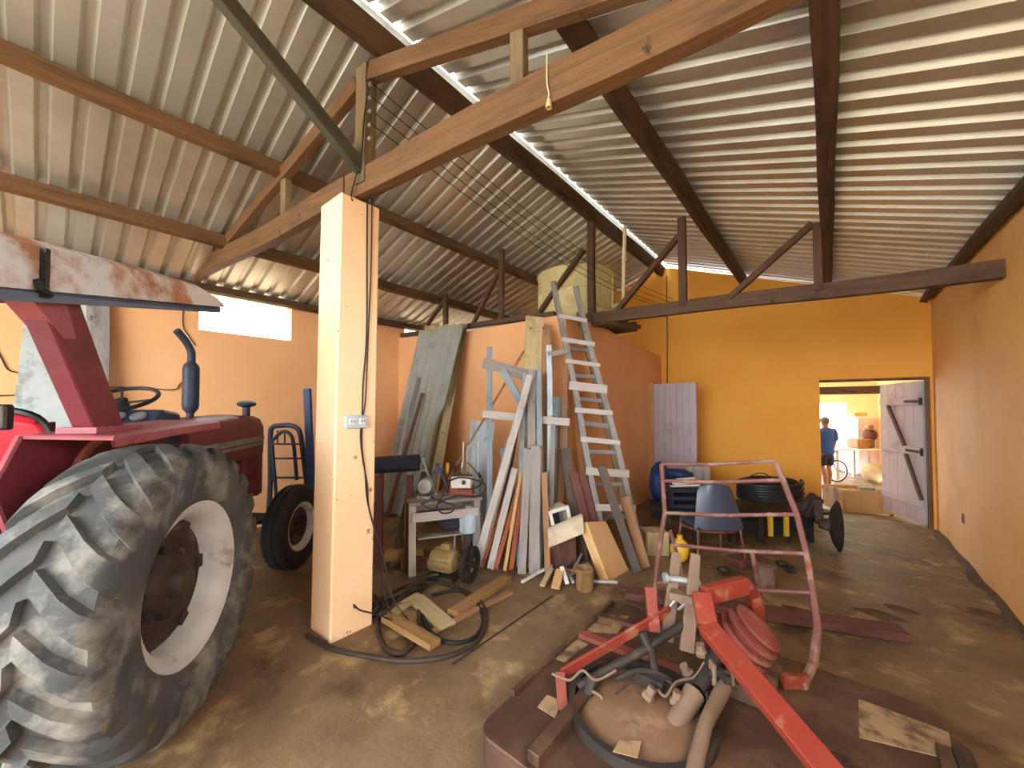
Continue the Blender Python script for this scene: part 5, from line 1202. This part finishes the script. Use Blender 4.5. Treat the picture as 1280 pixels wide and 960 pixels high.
tv = [((0, 0, .88), (.15, .115)), ((0, 0, .80), (.15, .115)), ((.09, .0, .74), .108), ((.10, .05, .48), .092), ((-.09, 0, .74), .108), ((-.10, -.01, .48), .092)]
skin_mesh('shorts', tv, [(0, 1), (1, 2), (2, 3), (1, 4), (4, 5)], 'shorts', per)
b = MB(); b.ball((0, .008, 1.545), .088, .098, .085, 16); hairo = b.build('hair', 'hair', per, local=True, smooth=True)
for s_ in (-1, 1): b = MB(); b.ball((s_ * .03, .098, 1.515), .010, n=8); b.build('eye', 'black_plastic', per, local=True)
for s_ in (-1, 1): b = MB(); b.box((s_ * .108, .05 + .07 * s_, .008), (.09, .25, .016)); b.build('sandal', 'dark_metal', per, local=True, bevel=.004)

# bicycle -------------------------------------------------------------
wc = fl(1046, 9.45); wr_ = .27
bk = thing('bicycle', 'bicycle with its front wheel showing past the person', 'bicycle', wc - RT * .45)
zc = V((0, 0, wr_ + .012))
for k in (0, 1):
    c_ = wc - RT * (.92 * k) + zc
    b = MB(); b.lathe([(wr_ - .02, -.02), (wr_, -.012), (wr_, .012), (wr_ - .02, .02), (wr_ - .035, .012), (wr_ - .035, -.012)], c_, FW * V((1, 1, 0)), 36, loop=True); wl = b.build('wheel', 'rubber_black', bk, smooth=True)
    b = MB(); b.lathe([(wr_ - .035, -.01), (wr_ - .035, .01), (wr_ - .045, .008), (wr_ - .045, -.008)], c_, FW * V((1, 1, 0)), 36, loop=True); b.build('rim', 'chrome', wl)
    for i in range(12): a = 2 * pi * i / 12; b = MB(); b.tube([c_, c_ + (RT * cos(a) + V((0, 0, 1)) * sin(a)) * (wr_ - .04)], .002, 4); b.build('spoke', 'chrome', wl)
c0 = wc + zc; c1 = wc - RT * .92 + zc; hd_ = c0 - RT * .16 + V((0, 0, .42)); st_ = c1 + RT * .20 + V((0, 0, .40)); bb_ = c1 + RT * .38 + V((0, 0, -.03))
b = MB()
for p_, q_ in ((hd_, bb_), (hd_, st_), (st_, bb_), (bb_, c1), (st_, c1)): b.tube([p_, q_], .015, 8)
b.build('frame', 'blue_steel', bk)
b = MB(); b.tube([hd_ + V((0, 0, .06)), hd_ - V((0, 0, .04)), c0], .013, 8); b.build('fork', 'grey_metal', bk)
b = MB(); b.tube([hd_ + V((0, 0, .08)) - FW * .25, hd_ + V((0, 0, .12)), hd_ + V((0, 0, .08)) + FW * .25], .011, 8); b.build('handlebar', 'black_plastic', bk)
b = MB(); b.ball(st_ + V((0, 0, .09)), .12, .07, .035, 12); b.tube([st_, st_ + V((0, 0, .08))], .012, 8); b.build('saddle', 'black_plastic', bk, smooth=True)

# furniture -------------------------------------------------------------
d_ = 9.95; tz = .56
t = thing('table', 'long pale table in the room beyond the doorway', 'table', fl(1064, d_))
tl_, tr2 = fl(1036, d_, tz), fl(1090, d_, tz)
plank('table_top', tl_ - RT * 0, tr2, .55, .035, 'white', FW, t)
for x in (1038, 1077):
    for e in (-.2, .22): b = MB(); p_ = fl(x, d_) + FW * e; p_.z = ZF; b.bar(p_, V((p_.x, p_.y, tz - .02)), .06, .06, RT); b.build('leg', 'wood_pale', t)
b = MB(); b.box(fl(1076, d_, tz + .135), (.40, .32, .22), Rz); tag(b.build('wooden_box', 'wood_brown', bevel=.008), 'brown wooden box standing on the pale far table', 'box')
b = MB(); b.ball(fl(1091, 9.4, ZF + .25), .22, .20, .25, 14, .10); tag(b.build('sack', 'sack', smooth=True), 'bulging beige sack on the floor at the end of the far table', 'sack')
b = MB(); b.ball(fl(1088, 10.08, tz + .34), .16, .12, .17, 12, .1); b.tube([fl(1088, 10.08, tz + .01), fl(1088, 10.08, tz + .35)], .10, 10); tag(b.build('dark_jacket', 'wood_maroon', smooth=True), 'dark maroon jacket heaped beside the brown box on the far table', 'jacket')
b = MB(); c_ = fl(1088, 10.08, tz + .49); b.lathe([(.17, .0), (.17, .012), (.09, .02), (.085, .10), (.05, .125), (0, .13)], c_, V((.1, 0, 1)), 20); tag(b.build('hat', 'wood_brown', smooth=True), 'brown brimmed hat perched on the dark jacket', 'hat')
c_ = fl(1075, 10.75)
t = thing('refrigerator', 'pinkish white refrigerator against the far end of the room', 'refrigerator', c_)
b = MB(); b.box(c_ + V((0, 0, .80)), (.60, .54, 1.58), Rz); b.build('cabinet', 'fridge', t, bevel=.02)
b = MB(); b.box(c_ - FW * V((1, 1, 0)) * .285 + V((0, 0, .60)), (.58, .03, 1.1), Rz); dr = b.build('door', 'fridge', t, bevel=.01)
b = MB(); b.box(c_ - FW * V((1, 1, 0)) * .285 + V((0, 0, 1.37)), (.58, .03, .40), Rz); b.build('freezer_door', 'fridge', t, bevel=.01)
b = MB(); b.box(c_ - FW * V((1, 1, 0)) * .315 - RT * .23 + V((0, 0, .98)), (.025, .03, .25), Rz); b.build('handle', 'chrome', dr)
b = MB(); b.box(c_ + V((-.05, 0, 1.65)), (.35, .3, .10), Rz); tag(b.build('cardboard_box', 'ply'), 'carton lying on top of the refrigerator', 'box')
c_ = fl(1049, 11.2); t = thing('shelf_unit', 'narrow white shelf unit left of the refrigerator', 'shelf', c_)
for sx_ in (-1, 1): b = MB(); b.box(c_ + RT * (.13 * sx_) + V((0, 0, .7)), (.03, .3, 1.38), Rz); b.build('side_panel', 'white', t)
for zz in (.05, .4, .75, 1.1, 1.38): b = MB(); b.box(c_ + V((0, 0, zz)), (.28, .3, .025), Rz); b.build('shelf_board', 'white', t)
for k, x in enumerate((1103, 1097)):
    p_ = V((XR - .32 + .04 * k, 9.0 + .35 * k, -.19)); q_ = V((XR - .03, 9.25 + .3 * k, 1.0 - .15 * k)); b = MB(); b.tube([p_, q_], .025, 8)
    tag(b.build('pole', 'wood_dark' if k else 'wood_maroon'), ('maroon pole leaning on the far right wall behind the open door', 'dark pole leaning further in on the far right wall')[k], 'pole')
b = MB(); b.box((XR - .012, 11.2, .95), (.02, .5, 1.0)); tag(b.build('notice_board', 'white'), 'white board hanging on the far right wall', 'board')
b = MB(); b.box2((XR - .28, 9.95, ZF + .012), (XR - .02, 10.25, ZF + .9)); tag(b.build('cupboard', 'wood_pale', bevel=.01), 'pale narrow cupboard at the far right wall', 'cupboard')

# ================================================================== LIGHT
w = bpy.data.worlds.new('sky'); SC.world = w; w.use_nodes = True
bg = w.node_tree.nodes['Background']
bg.inputs['Color'].default_value = (.88, .94, 1.0, 1)
bg.inputs['Strength'].default_value = 6.0
SC.view_settings.view_transform = 'Standard'
SC.view_settings.look = 'None'
SC.view_settings.gamma = 1
SC.view_settings.use_curve_mapping = False
SC.view_settings.exposure = 1.4
SC.cycles.max_bounces = 10
SC.cycles.diffuse_bounces = 6
